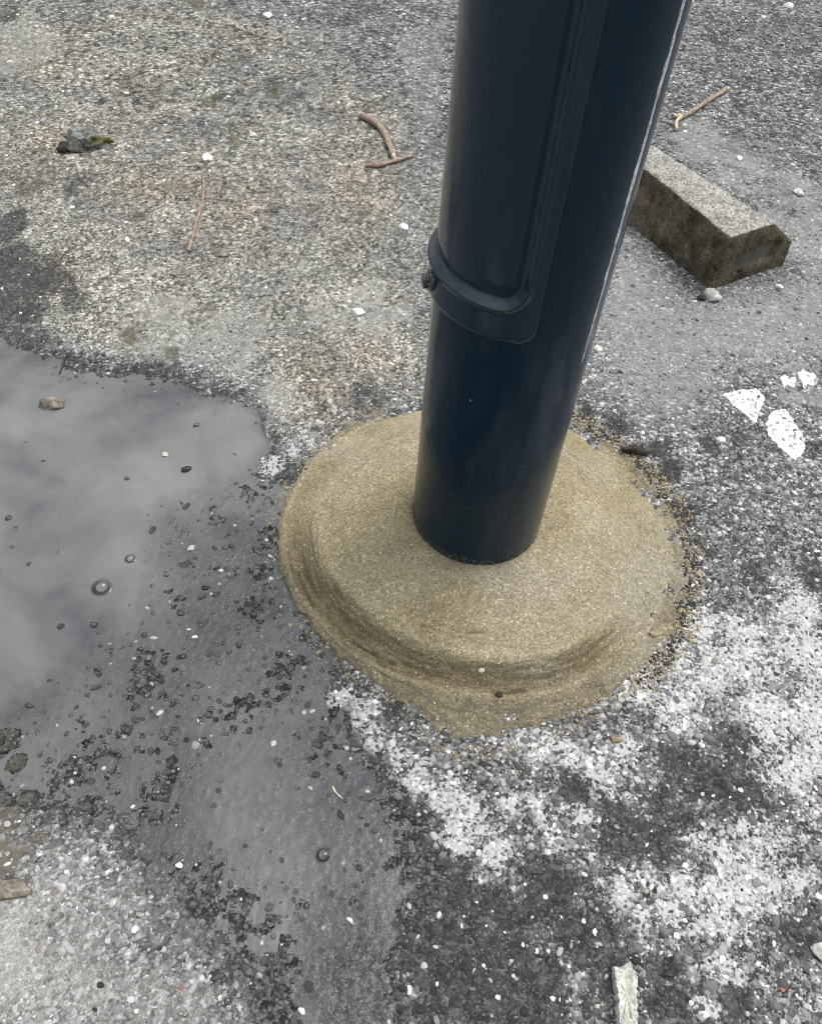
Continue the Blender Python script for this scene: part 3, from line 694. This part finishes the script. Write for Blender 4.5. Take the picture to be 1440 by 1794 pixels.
zmd = flange + (dome - flange) * np.where(RA < Rs, sstep(-.35, -.12, -np.clip((RA - Rs * .88) / (Rs * .12) * .12 + .12, 0, .35)) * 0 + 1 - .0 * RA, sideh)
soft = sstep(.0, .045, Rs - RA); zmd = np.where(RA < Rs, zmd - .0035 * (1 - soft), zmd - .0035 * sideh)
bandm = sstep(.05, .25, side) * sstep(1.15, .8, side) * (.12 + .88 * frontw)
topm = sstep(.01, -.02, RA - Rs)
# trowel marks follow the ring, with breaks
arc = RA + .010 * fbm(cx, cy, 2.2, 2, 411)
groove = .22 - np.abs(fbm(arc * 1.0, TH * .022, 95, 3, 412, .6)) * 2.4 + .5 * fbm(arc, TH * .05, 330, 2, 420)
zmd = zmd * frontw + (1 - frontw) * np.where(RA < Rf, np.maximum(bell, .0022), zmd)
zmd = zmd + groove * ((.0035 + .0075 * frontw) * bandm + .0042 * topm * sstep(.11, .19, RA))
rightw = sstep(.35, .9, np.cos(TH - .25)) * sstep(.2, .24, RA)
zmd = zmd + rightw * (.010 * fbm(mx, my, 38, 4, 418, .6) + .004 * fbm(mx, my, 120, 2, 419))
zmd = zmd + .0034 * fbm(mx, my, 20, 4, 413) * (1 - .5 * topm) + .0022 * fbm(mx, my, 130, 3, 414, .6) * (1 - .3 * topm) + .0016 * topm * fbm(mx, my, 9, 2, 417)
flm = sstep(0, .2, fl)
zmd = zmd + flm * (.0050 * fbm(mx, my, 55, 3, 415) + .0035 * np.abs(fbm(mx, my, 130, 2, 416)))
edge_t = sstep(.62, 1., fl)
zmd = zmd * (1 - edge_t) + edge_t * (gz - .0035)
zmd = np.where(fl > 0, np.maximum(zmd, gz - .0035), zmd)
# small sag where the wet mix meets the steel
zmd = zmd - .0018 * np.exp(-(RA - .084) / .004)
me = np_mesh('mortar_collar', np.stack([mx, my, zmd], 1), grid_faces(na, nr_, True))
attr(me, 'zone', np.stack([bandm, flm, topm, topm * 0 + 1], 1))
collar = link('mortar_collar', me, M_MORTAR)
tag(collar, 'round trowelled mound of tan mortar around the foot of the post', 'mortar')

# ------------------------------------------------------------------ rocks: one shaping routine for all loose pieces
def rock_mesh(name, size, seed, sub=3, cuts=7, rough=.10, flat=False):
    rs = np.random.default_rng(seed)
    bm = bmesh.new(); bmesh.ops.create_icosphere(bm, subdivisions=sub, radius=1)
    planes = [(Vector(rs.normal(size=3)).normalized(), rs.uniform(.55, .9)) for _ in range(cuts)]
    off = Vector(rs.uniform(-50, 50, 3))
    for v in bm.verts:
        p = v.co.copy()
        for n_, d_ in planes:
            e = p.dot(n_) - d_
            if e > 0: p -= n_ * e * .95
        p *= 1 + rough * mnoise.noise(v.co * 2.2 + off) + rough * .6 * mnoise.noise(v.co * 5.5 + off)
        v.co = Vector((p.x * size[0], p.y * size[1], p.z * size[2]))
    me = bpy.data.meshes.new(name); bm.to_mesh(me); bm.free()
    if not flat:
        for p in me.polygons: p.use_smooth = True
    return me
def gh_at(x, y):
    a = np.array([x]); b = np.array([y]); return float(height(a, b, masks(a, b))[0])
def rock(name, px, py, wpx, hpx, mat, label, cat, seed, zrel=.7, rotz=0., sink=.3, cuts=7, rough=.12, sub=3, group=None):
    """a loose stone seen at photo pixel (px, py), about wpx by hpx photo pixels"""
    g = gp(px, py); a, b = px_scale(g); rx = wpx / a / 2 * 1.08
    ry = hpx / b / 2 * .82
    rz = (rx + ry) / 2 * zrel
    me = rock_mesh(name, (rx, ry, rz), seed, sub, cuts, rough); me.materials.append(mat)
    o = link(name, me); o.rotation_euler = (0, 0, math.radians(rotz))
    o.location = (g[0], g[1], max(gh_at(g[0], g[1]), WATER_Z - .0005) + rz * (1 - sink) - rz * .25)
    tag(o, label, cat, group)
    return o
PEB = [
 (366, 281, 22, 16, M_WHITE, 'white pebble just above the tip of the long thin twig', 'pebble'),
 (627, 551, 24, 18, M_WHITE, 'square white pebble on the sandy ground left of the post bolt', 'pebble'),
 (707, 402, 18, 13, M_WHITE, 'small white pebble beside the post at cover height', 'pebble'),
 (470, 31, 18, 13, M_WHITE, 'white pebble near the top edge, left of the post', 'pebble'),
 (1046, 614, 17, 15, M_CREAM, 'cream round pebble touching the right edge of the post', 'pebble'),
 (1263, 773, 14, 13, M_WHITE, 'tiny white pebble at the end of the crack below the plaster patches', 'pebble'),
 (1398, 340, 20, 16, M_CREAM, 'cream pebble to the right of the concrete block top', 'pebble'),
 (1380, 12, 16, 10, M_WHITE, 'white pebble in the top right corner', 'pebble'),
 (1293, 281, 13, 9, M_WHITE, 'small white pebble behind the concrete block', 'pebble'),
 (1364, 503, 14, 12, M_WHITE, 'white pebble in front of the block face', 'pebble'),
 (390, 451, 22, 14, M_BROWN, 'brown stone lying right of the thin twig foot', 'pebble'),
 (445, 240, 15, 11, M_CREAM, 'cream pebble between the mossy rock and the curved twig', 'pebble'),
 (127, 367, 11, 9, M_WHITE, 'small white pebble on sand below the mossy rock', 'pebble'),
 (326, 822, 18, 16, M_BLACK, 'round black pebble standing in the puddle', 'pebble'),
 (359, 1030, 15, 13, M_BLACK, 'black pebble in wet asphalt at the puddle edge beside the mortar', 'pebble'),
 (344, 744, 12, 10, M_SLATE, 'small dark pebble at the upper rim of the puddle', 'pebble'),
 (290, 796, 14, 11, M_CREAM, 'cream pebble half sunk in the puddle left of the black one', 'pebble'),
 (341, 1116, 13, 10, M_WHITE, 'little white chip in the wet asphalt left of the mortar', 'pebble'),
 (270, 1118, 17, 9, M_CREAM, 'pale flat chip at the lower end of the puddle', 'pebble'),
 (222, 838, 12, 9, M_SLATE, 'dark pebble with ripples near the middle of the puddle', 'pebble'),
 (338, 1587, 27, 27, M_SLATE, 'large dark slate pebble set in the dried silt', 'pebble'),
 (314, 1516, 14, 18, M_WHITE, 'white flake at the left end of the small lower puddle', 'pebble'),
 (614, 1613, 18, 10, M_WHITE, 'white flake below the water bubble', 'pebble'),
 (177, 1728, 14, 15, M_BLACK, 'black pebble on the pale silt near the bottom left corner', 'pebble'),
 (168, 1771, 12, 13, M_BLACK, 'lowest black pebble on the pale silt', 'pebble'),
 (319, 1733, 11, 10, M_RED, 'small red pebble on the pale silt', 'pebble'),
 (383, 1712, 28, 18, M_SLATE, 'flat slate coloured stone in the lower silt', 'pebble'),
 (529, 1772, 15, 17, M_WHITE, 'white pebble at the bottom edge by the dark wet patch', 'pebble'),
 (420, 1768, 10, 16, M_CREAM, 'narrow cream pebble at the bottom edge', 'pebble'),
 (717, 1588, 12, 11, M_CREAM, 'yellowish pebble in the black asphalt below the mortar', 'pebble'),
 (1021, 1616, 12, 12, M_WHITE, 'white pebble on black asphalt left of the lower white bloom', 'pebble'),
 (1228, 1307, 12, 12, M_WHITE, 'white pebble on the dark patch right of the mortar lip', 'pebble'),
 (643, 1386, 12, 10, M_CREAM, 'cream chip next to the pale bent straw', 'pebble'),
 (1210, 1758, 10, 12, M_WHITE, 'white pebble right of the long concrete shard', 'pebble'),
 (1046, 1764, 12, 12, M_CREAM, 'cream pebble left of the long concrete shard', 'pebble'),
 (1168, 1707, 24, 24, M_BLACK, 'round black stone between the shard and the white bloom', 'pebble'),
 (1368, 1736, 11, 14, M_RED, 'orange pebble in the bottom right corner', 'pebble'),
 (1356, 1678, 26, 20, M_GREY, 'grey stone at the right below the white bloom', 'pebble'),
 (843, 1174, 12, 11, M_CREAM, 'cream pebble stuck in the front side of the mortar', 'pebble'),
]
for i, (px, py, wp, hp, mt, lb, ct) in enumerate(PEB):
    o = rock('pebble', px, py, wp, hp, mt, lb, ct, 500 + i, zrel=.55, rotz=rng.uniform(-40, 40), sink=.45, sub=3, cuts=14, rough=.16, group='loose pebbles lying about')
    if (px, py) == (843, 1174):
        g = gp(px, py, .026); o.location = g
rock('mossy_rock', 160, 258, 74, 46, M_MOSSY, 'dark jagged rock with yellow-green moss, upper left', 'rock', 611, zrel=.6, rotz=18, sink=.4, cuts=16, rough=.42, sub=4)
rock('soil_clod', 118, 268, 34, 18, M_CLOD, 'black soil clod just left of the mossy rock', 'clod', 612, rotz=10, rough=.3)
0 and rock('soil_clod', 178, 178, 20, 14, M_CLOD, 'small dark clod above the mossy rock', 'clod', 613, rough=.3)
0 and rock('soil_clod', 244, 180, 18, 14, M_CLOD, 'small dark clod with moss above and right of the mossy rock', 'clod', 614, rough=.3)
rock('puddle_stone', 90, 709, 46, 24, M_BROWN, 'long grey-brown stone at the upper left of the puddle', 'stone', 615, zrel=.55, rotz=5, sink=.2, rough=.2)
rock('rock_chip', 1246, 522, 28, 26, M_SHARD, 'pale glassy chip at the near corner of the concrete block', 'chip', 616, rough=.25, sub=3)
rock('soil_clod', 1228, 524, 15, 12, M_CLOD, 'black crumb left of the chip at the block corner', 'clod', 617, rough=.3)
rock('white_rock', 1440, 1672, 46, 56, M_SHARD, 'white rock cut by the right edge of the photo', 'rock', 618, zrel=.5, rough=.16)
rock('mortar_lump', 1155, 1108, 48, 24, M_MORTAR, 'crumbling mortar lump on the right rim of the mound', 'mortar lump', 619, zrel=.45, rotz=25, rough=.3)
rock('mortar_lump', 1080, 1297, 20, 20, M_MORTAR, 'small mortar lump in the white bloom below the mound', 'mortar lump', 620, zrel=.6, rough=.3)
rock('soil_clod', 1112, 795, 46, 14, M_CLOD, 'black soil clod at the back right rim of the mortar', 'clod', 621, zrel=.7, rotz=-8, rough=.3)
rock('soil_clod', 872, 1225, 12, 10, M_CLOD, 'black crumb on the mortar lip in front of the mound', 'clod', 622, zrel=.7, rough=.3).location.z += .008
# flat brown shard, left edge
rock('stone_shard', 12, 1562, 104, 44, M_BROWN, 'flat pointed brown stone shard at the left edge', 'shard', 623, zrel=.32, rotz=12, sink=.2, rough=.15, sub=4)

# crumbs along the rim of the mortar
def crumbs(name, n, fn, mat, parent, smin, smax, seed):
    rs = np.random.default_rng(seed); Vs = []; Fq = []; Ft = []
    for i in range(n):
        x, y = fn(rs); s_ = rs.uniform(smin, smax) * rs.choice([.6, 1, 1.5], p=[.5, .4, .1]); t = TEMPL[rs.integers(0, 24)] * [s_ * rs.uniform(.8, 1.5), s_, s_ * rs.uniform(.6, 1)]
        a = rs.uniform(0, 6.28); R_ = np.array([[math.cos(a), -math.sin(a), 0], [math.sin(a), math.cos(a), 0], [0, 0, 1]])
        Vs.append(t @ R_.T + [x, y, 0]); Fq.append(TQ + i * NV); Ft.append(TT + i * NV)
    V = np.stack(Vs); c = V.mean(1); mk = masks(c[:, 0], c[:, 1]); V[:, :, 2] += (height(c[:, 0], c[:, 1], mk) + smin * .5)[:, None]
    o = link(name, np_mesh(name, V.reshape(-1, 3), [np.concatenate(Fq), np.concatenate(Ft)], False), mat, parent)
    tag(o, kind='stuff'); return o
def rim(lo, hi, sp, table=T_ED):
    def f(rs):
        t = math.radians(rs.uniform(lo, hi)); r = float(per(np.array([t]), table)[0]) + rs.normal(0, sp) + .002
        return r * math.cos(t), r * math.sin(t)
    return f
crumbs('soil_crumbs', 900, rim(-45, 75, .008), M_CLOD, ground, .0007, .0022, 701)
crumbs('mortar_crumbs', 1700, rim(-180, 180, .009), M_MORTAR, collar, .0006, .0019, 702)
crumbs('mortar_crumbs', 900, rim(-50, 75, .010), M_MORTAR, collar, .0008, .0026, 703)

# ------------------------------------------------------------------ concrete kerb block
Lx = np.array([-.565, .825]); Wd = np.array([.836, .549])
org = np.array([.428, .630])
prof = [(0, -.006), (.188, -.006), (.182, .055), (.104, .112), (-.004, .112)]
LEN = .37
bm = bmesh.new(); rings = []
for t in (0., .25, .5, .75, 1.):
    ring = []
    for (u, z) in prof:
        uu = u + (.045 * t if (z > .1 and u < .05) else 0); zt = z - (.012 * t if z > .03 else 0)
        p = org + Lx * (LEN * t) + Wd * uu; ring.append(bm.verts.new((p[0], p[1], zt)))
    rings.append(ring)
for a, b in zip(rings[:-1], rings[1:]):
    for i in range(5): bm.faces.new((a[i], a[(i + 1) % 5], b[(i + 1) % 5], b[i]))
bm.faces.new(rings[0]); bm.faces.new(rings[-1][::-1])
bmesh.ops.recalc_face_normals(bm, faces=bm.faces)
bme = bpy.data.meshes.new('concrete_block'); bm.to_mesh(bme); bm.free()
tmp = link('concrete_block', bme)
cm = bmesh.new(); bmesh.ops.create_cube(cm, size=1)
for v in cm.verts:
    u = .092 + v.co.x * .100; l = 0. + v.co.y * .018; z = .046 + v.co.z * .036 + v.co.x * .012
    p = org + Lx * l + Wd * u; v.co = (p[0], p[1], z)
bmesh.ops.recalc_face_normals(cm, faces=cm.faces)
cme = bpy.data.meshes.new('cut'); cm.to_mesh(cme); cm.free(); cut = link('cut', cme)
b_ = tmp.modifiers.new('b', 'BOOLEAN'); b_.operation = 'DIFFERENCE'; b_.object = cut; b_.solver = 'EXACT'
r_ = tmp.modifiers.new('r', 'REMESH'); r_.mode = 'VOXEL'; r_.voxel_size = .0034
bpy.context.view_layer.update()
dg = bpy.context.evaluated_depsgraph_get()
fin = bpy.data.meshes.new_from_object(tmp.evaluated_get(dg))
bpy.data.objects.remove(tmp); bpy.data.objects.remove(cut)
n = len(fin.vertices); co = np.empty(n * 3, np.float32); fin.vertices.foreach_get('co', co); co = co.reshape(-1, 3).astype(float)
# wear the edges round, then roughen
ed = np.empty(len(fin.edges) * 2, np.int32); fin.edges.foreach_get('vertices', ed); ed = ed.reshape(-1, 2)
for it in range(5):
    acc = np.zeros_like(co); cn_ = np.zeros(n)
    for a, b in ((0, 1), (1, 0)):
        np.add.at(acc, ed[:, a], co[ed[:, b]]); np.add.at(cn_, ed[:, a], 1)
    co = co * .5 + .5 * acc / np.maximum(cn_, 1)[:, None]
nm = np.empty(n * 3, np.float32); fin.vertices.foreach_get('normal', nm); nm = nm.reshape(-1, 3)
q1 = fbm(co[:, 0] + co[:, 2] * .7, co[:, 1] - co[:, 2] * .6, 35, 4, 801); q2 = fbm(co[:, 0] - co[:, 2], co[:, 1] + co[:, 2], 190, 3, 802)
co = co + nm * (.0055 * q1 + .0032 * q2)[:, None]
fin.vertices.foreach_set('co', co.astype(np.float32).ravel())
fin.polygons.foreach_set('use_smooth', np.ones(len(fin.polygons), bool)); fin.update()
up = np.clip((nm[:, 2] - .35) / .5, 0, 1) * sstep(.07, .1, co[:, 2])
lu = (co[:, :2] - org) @ Lx; wu = (co[:, :2] - org) @ Wd
inset = ((lu > .004) & (lu < .02) & (np.abs(wu - .092) < .046) & (np.abs(co[:, 2] - .046) < .026)).astype(float)
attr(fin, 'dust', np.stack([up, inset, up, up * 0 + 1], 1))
fin.materials.clear(); fin.name = 'concrete_block'
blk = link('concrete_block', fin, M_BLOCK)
tag(blk, 'chamfered concrete kerb block with dark mossy sides behind the post', 'block')

# ------------------------------------------------------------------ twigs and straw
def twig(name, pts, mat, label, cat, dia, endmat=None, seed=0, lift=.0, side=None):
    """pts: photo pixels along the stick; dia in metres (start, end)"""
    root = bpy.data.objects.new(name, None); COL.objects.link(root); tag(root, label, cat)
    g0 = gp(*pts[len(pts) // 2]); root.location = (g0[0], g0[1], 0)
    rs = np.random.default_rng(seed)
    def tube(nm, pp, d0, d1, mt, z_add=0.):
        P = [gp(*p) for p in pp]; P = np.array(P)
        t = np.linspace(0, len(P) - 1, 6 * (len(P) - 1) + 1); i = np.clip(t.astype(int), 0, len(P) - 2); f = (t - i)[:, None]
        p0 = P[np.maximum(i - 1, 0)]; p1 = P[i]; p2 = P[i + 1]; p3 = P[np.minimum(i + 2, len(P) - 1)]
        S = .5 * (2 * p1 + (p2 - p0) * f + (2 * p0 - 5 * p1 + 4 * p2 - p3) * f * f + (3 * p1 - p0 - 3 * p2 + p3) * f ** 3)
        m = len(S); rad = np.linspace(d0, d1, m) / 2 * (1 + .20 * rs.normal(size=m).clip(-1.2, 1.6))
        zz = np.maximum(height(S[:, 0], S[:, 1], masks(S[:, 0], S[:, 1])), WATER_Z); zz = np.convolve(np.pad(zz, 3, 'edge'), np.ones(7) / 7, 'valid') + .001
        S[:, 2] = zz + rad * .8 + z_add
        T_ = np.gradient(S, axis=0); T_ /= np.linalg.norm(T_, axis=1)[:, None]
        up_ = np.array([0, 0, 1.]); A = np.cross(T_, up_); A /= np.linalg.norm(A, axis=1)[:, None]; B = np.cross(A, T_)
        k_ = 10; V = []
        for j in range(k_):
            a = 2 * math.pi * j / k_; q = rad * (1 + .14 * rs.normal(size=m).clip(-1, 1))
            V.append(S + A * (q * math.cos(a))[:, None] + B * (q * math.sin(a))[:, None])
        V = np.stack(V, 0).reshape(-1, 3)
        ends = np.array([S[0] - T_[0] * rad[0] * .4, S[-1] + T_[-1] * rad[-1] * .4]); V = np.concatenate([V, ends])
        F = grid_faces(k_, m, True); j = np.arange(k_); e0, e1 = k_ * m, k_ * m + 1
        Tf = np.concatenate([np.stack([j * m, np.full(k_, e0), ((j + 1) % k_) * m], 1), np.stack([j * m + m - 1, ((j + 1) % k_) * m + m - 1, np.full(k_, e1)], 1)])
        V = V - np.array([g0[0], g0[1], 0])
        return link(nm, np_mesh(nm, V, [F, Tf]), mt, root)
    tube('stem', pts, dia[0], dia[1], mat)
    if endmat:
        for (a, b) in endmat: tube('broken_end', [a, b], dia[0] * .95, dia[0] * .5, M_WOOD, .001)
    if side:
        for s_ in side: tube('side_shoot', s_, dia[1] * .9, dia[1] * .6, M_WOOD, .001)
    return root
twig('twig', [(634, 209), (648, 216), (664, 229), (676, 248), (683, 266), (688, 280)], M_BARK, 'thick curved brown twig with pale broken end left of the post', 'twig', (.0145, .0125),
     endmat=[((637, 210), (628, 203)), ((687, 276), (690, 284))], seed=1)
twig('twig', [(641, 297), (660, 296), (682, 291), (702, 285), (722, 279)], M_BARK, 'short straight brown twig lying across the foot of the curved twig', 'twig', (.0105, .0075), seed=2, side=[[(694, 288), (690, 281)]])
twig('twig', [(356, 314), (358, 330), (357, 352), (352, 376), (344, 402), (338, 424), (332, 445)], M_BARK, 'long thin pinkish twig lying on the sandy ground', 'twig', (.0040, .0066), seed=3)
twig('twig', [(1272, 161), (1258, 169), (1243, 178), (1226, 190), (1208, 202), (1190, 211)], M_BARK, 'brown forked twig behind the concrete block', 'twig', (.0105, .0120), seed=4,
     side=[[(1190, 211), (1183, 219), (1183, 232)], [(1190, 211), (1179, 208)]], endmat=[((1270, 162), (1276, 158))])
twig('straw', [(583, 1378), (586, 1386), (592, 1393), (599, 1399)], M_STRAW, 'tiny pale bent straw on the wet asphalt under the mortar', 'straw', (.0022, .0016), seed=5)
twig('twig', [(118, 622), (113, 634), (108, 646), (104, 656)], M_CLOD, 'thin black stalk at the upper rim of the puddle', 'stalk', (.003, .002), seed=6)

# ------------------------------------------------------------------ white plaster patches, long shard
def slab(name, outline, thick, mat, label, cat, seed, tilt=0., follow=False):
    """a flat broken piece from its outline on the ground, with thickness and a rough top"""
    P = np.array([gp(*p)[:2] for p in outline]); Cc = P.mean(0)
    Q_ = []
    rs = np.random.default_rng(seed)
    for i in range(len(P)):
        a, b = P[i], P[(i + 1) % len(P)]
        for t in np.linspace(0, 1, 9, endpoint=False):
            p = a + (b - a) * t; Q_.append(p + rs.normal(0, 1, 2) * np.linalg.norm(b - a) * .045)
    Q_ = np.array(Q_); m = len(Q_)
    rings_ = [(1.0, -.003), (1.0, thick * .7), (.94, thick), (.7, thick), (.4, thick), (.12, thick)]
    V = []
    for s_, z_ in rings_:
        q = Cc + (Q_ - Cc) * s_
        zz_ = np.full(m, z_) + (thick * .9 * fbm(q[:, 0], q[:, 1], 90, 3, seed) if z_ > 0 else 0) + (q[:, 1] - Cc[1]) * tilt * (z_ > 0)
        base = height(q[:, 0], q[:, 1], masks(q[:, 0], q[:, 1])) if follow else gh_at(*Cc)
        V.append(np.column_stack([q, zz_ + base]))
    V = np.concatenate(V); nr2 = len(rings_)
    F = []
    for j in range(nr2 - 1):
        for i in range(m): F.append((j * m + i, j * m + (i + 1) % m, (j + 1) * m + (i + 1) % m, (j + 1) * m + i))
    F.append(tuple(range((nr2 - 1) * m, nr2 * m)))
    me = bpy.data.meshes.new(name); me.from_pydata([tuple(v) for v in V - np.array([Cc[0], Cc[1], 0])], [], F); me.update()
    o = link(name, me, mat); o.location = (Cc[0], Cc[1], 0); tag(o, label, cat); return o
slab('plaster_patch', [(1267, 692), (1290, 686), (1325, 684), (1340, 700), (1333, 716), (1322, 742), (1305, 728), (1284, 712)], .0007, M_PLASTER, 'upper of two flat white plaster patches on the right', 'plaster', 41, follow=True)
slab('plaster_patch', [(1352, 722), (1374, 718), (1392, 748), (1410, 770), (1408, 792), (1392, 808), (1370, 790), (1345, 765), (1342, 742)], .0007, M_PLASTER, 'lower of two flat white plaster patches on the right', 'plaster', 42, follow=True)
slab('plaster_patch', [(1366, 663), (1374, 658), (1383, 664), (1392, 662), (1395, 672), (1388, 681), (1378, 676), (1371, 680)], .0007, M_PLASTER, 'small white plaster scrap above the two larger patches', 'plaster', 43, follow=True)
slab('plaster_patch', [(1396, 655), (1406, 649), (1418, 656), (1424, 654), (1431, 668), (1425, 680), (1414, 675), (1407, 684), (1402, 668)], .0007, M_PLASTER, 'white plaster scrap nearest the right edge of the photo', 'plaster', 44, follow=True)
slab('concrete_shard', [(1071, 1696), (1084, 1698), (1098, 1688), (1103, 1704), (1112, 1716), (1110, 1745), (1112, 1790), (1110, 1840), (1082, 1850), (1080, 1800), (1075, 1750), (1073, 1715)], .011, M_SHARD,
     'long pale concrete shard at the bottom edge of the photo', 'shard', 45)

# ------------------------------------------------------------------ bubbles on the water
def mat_bubble():
    M = Mat('bubble_film')
    tr = M.n('ShaderNodeBsdfTransparent'); gl = M.n('ShaderNodeBsdfGlossy'); gl.inputs['Roughness'].default_value = .02
    lw = M.n('ShaderNodeFresnel'); lw.inputs['IOR'].default_value = 1.5
    mx = M.n('ShaderNodeMixShader'); M.l(lw.outputs[0], mx.inputs[0]); M.l(tr.outputs[0], mx.inputs[1]); M.l(gl.outputs[0], mx.inputs[2])
    return M.done(mx.outputs[0])
M_BUB = mat_bubble()
def bubble(px, py, dpx, label):
    g = gp(px, py); a, b = px_scale(g); r = dpx / a / 2
    pr = [(r * 1.45, .0), (r * 1.18, r * .10), (r * 1.02, r * .28)] + [(r * math.cos(t), r * .25 + r * .62 * math.sin(t)) for t in np.linspace(.1, 1.45, 8)]
    me = lathe(pr, 28); me.name = 'bubble'
    for p in me.polygons: p.use_smooth = True
    o = link('bubble', me, M_BUB); o.location = (g[0], g[1], WATER_Z + .0002); tag(o, label, 'bubble', 'bubbles on the puddle water')
bubble(567, 1498, 22, 'round clear bubble on the small lower puddle')
bubble(178, 1028, 26, 'large clear bubble at the lower end of the main puddle')
bubble(228, 978, 14, 'small clear bubble on the puddle above the large one')
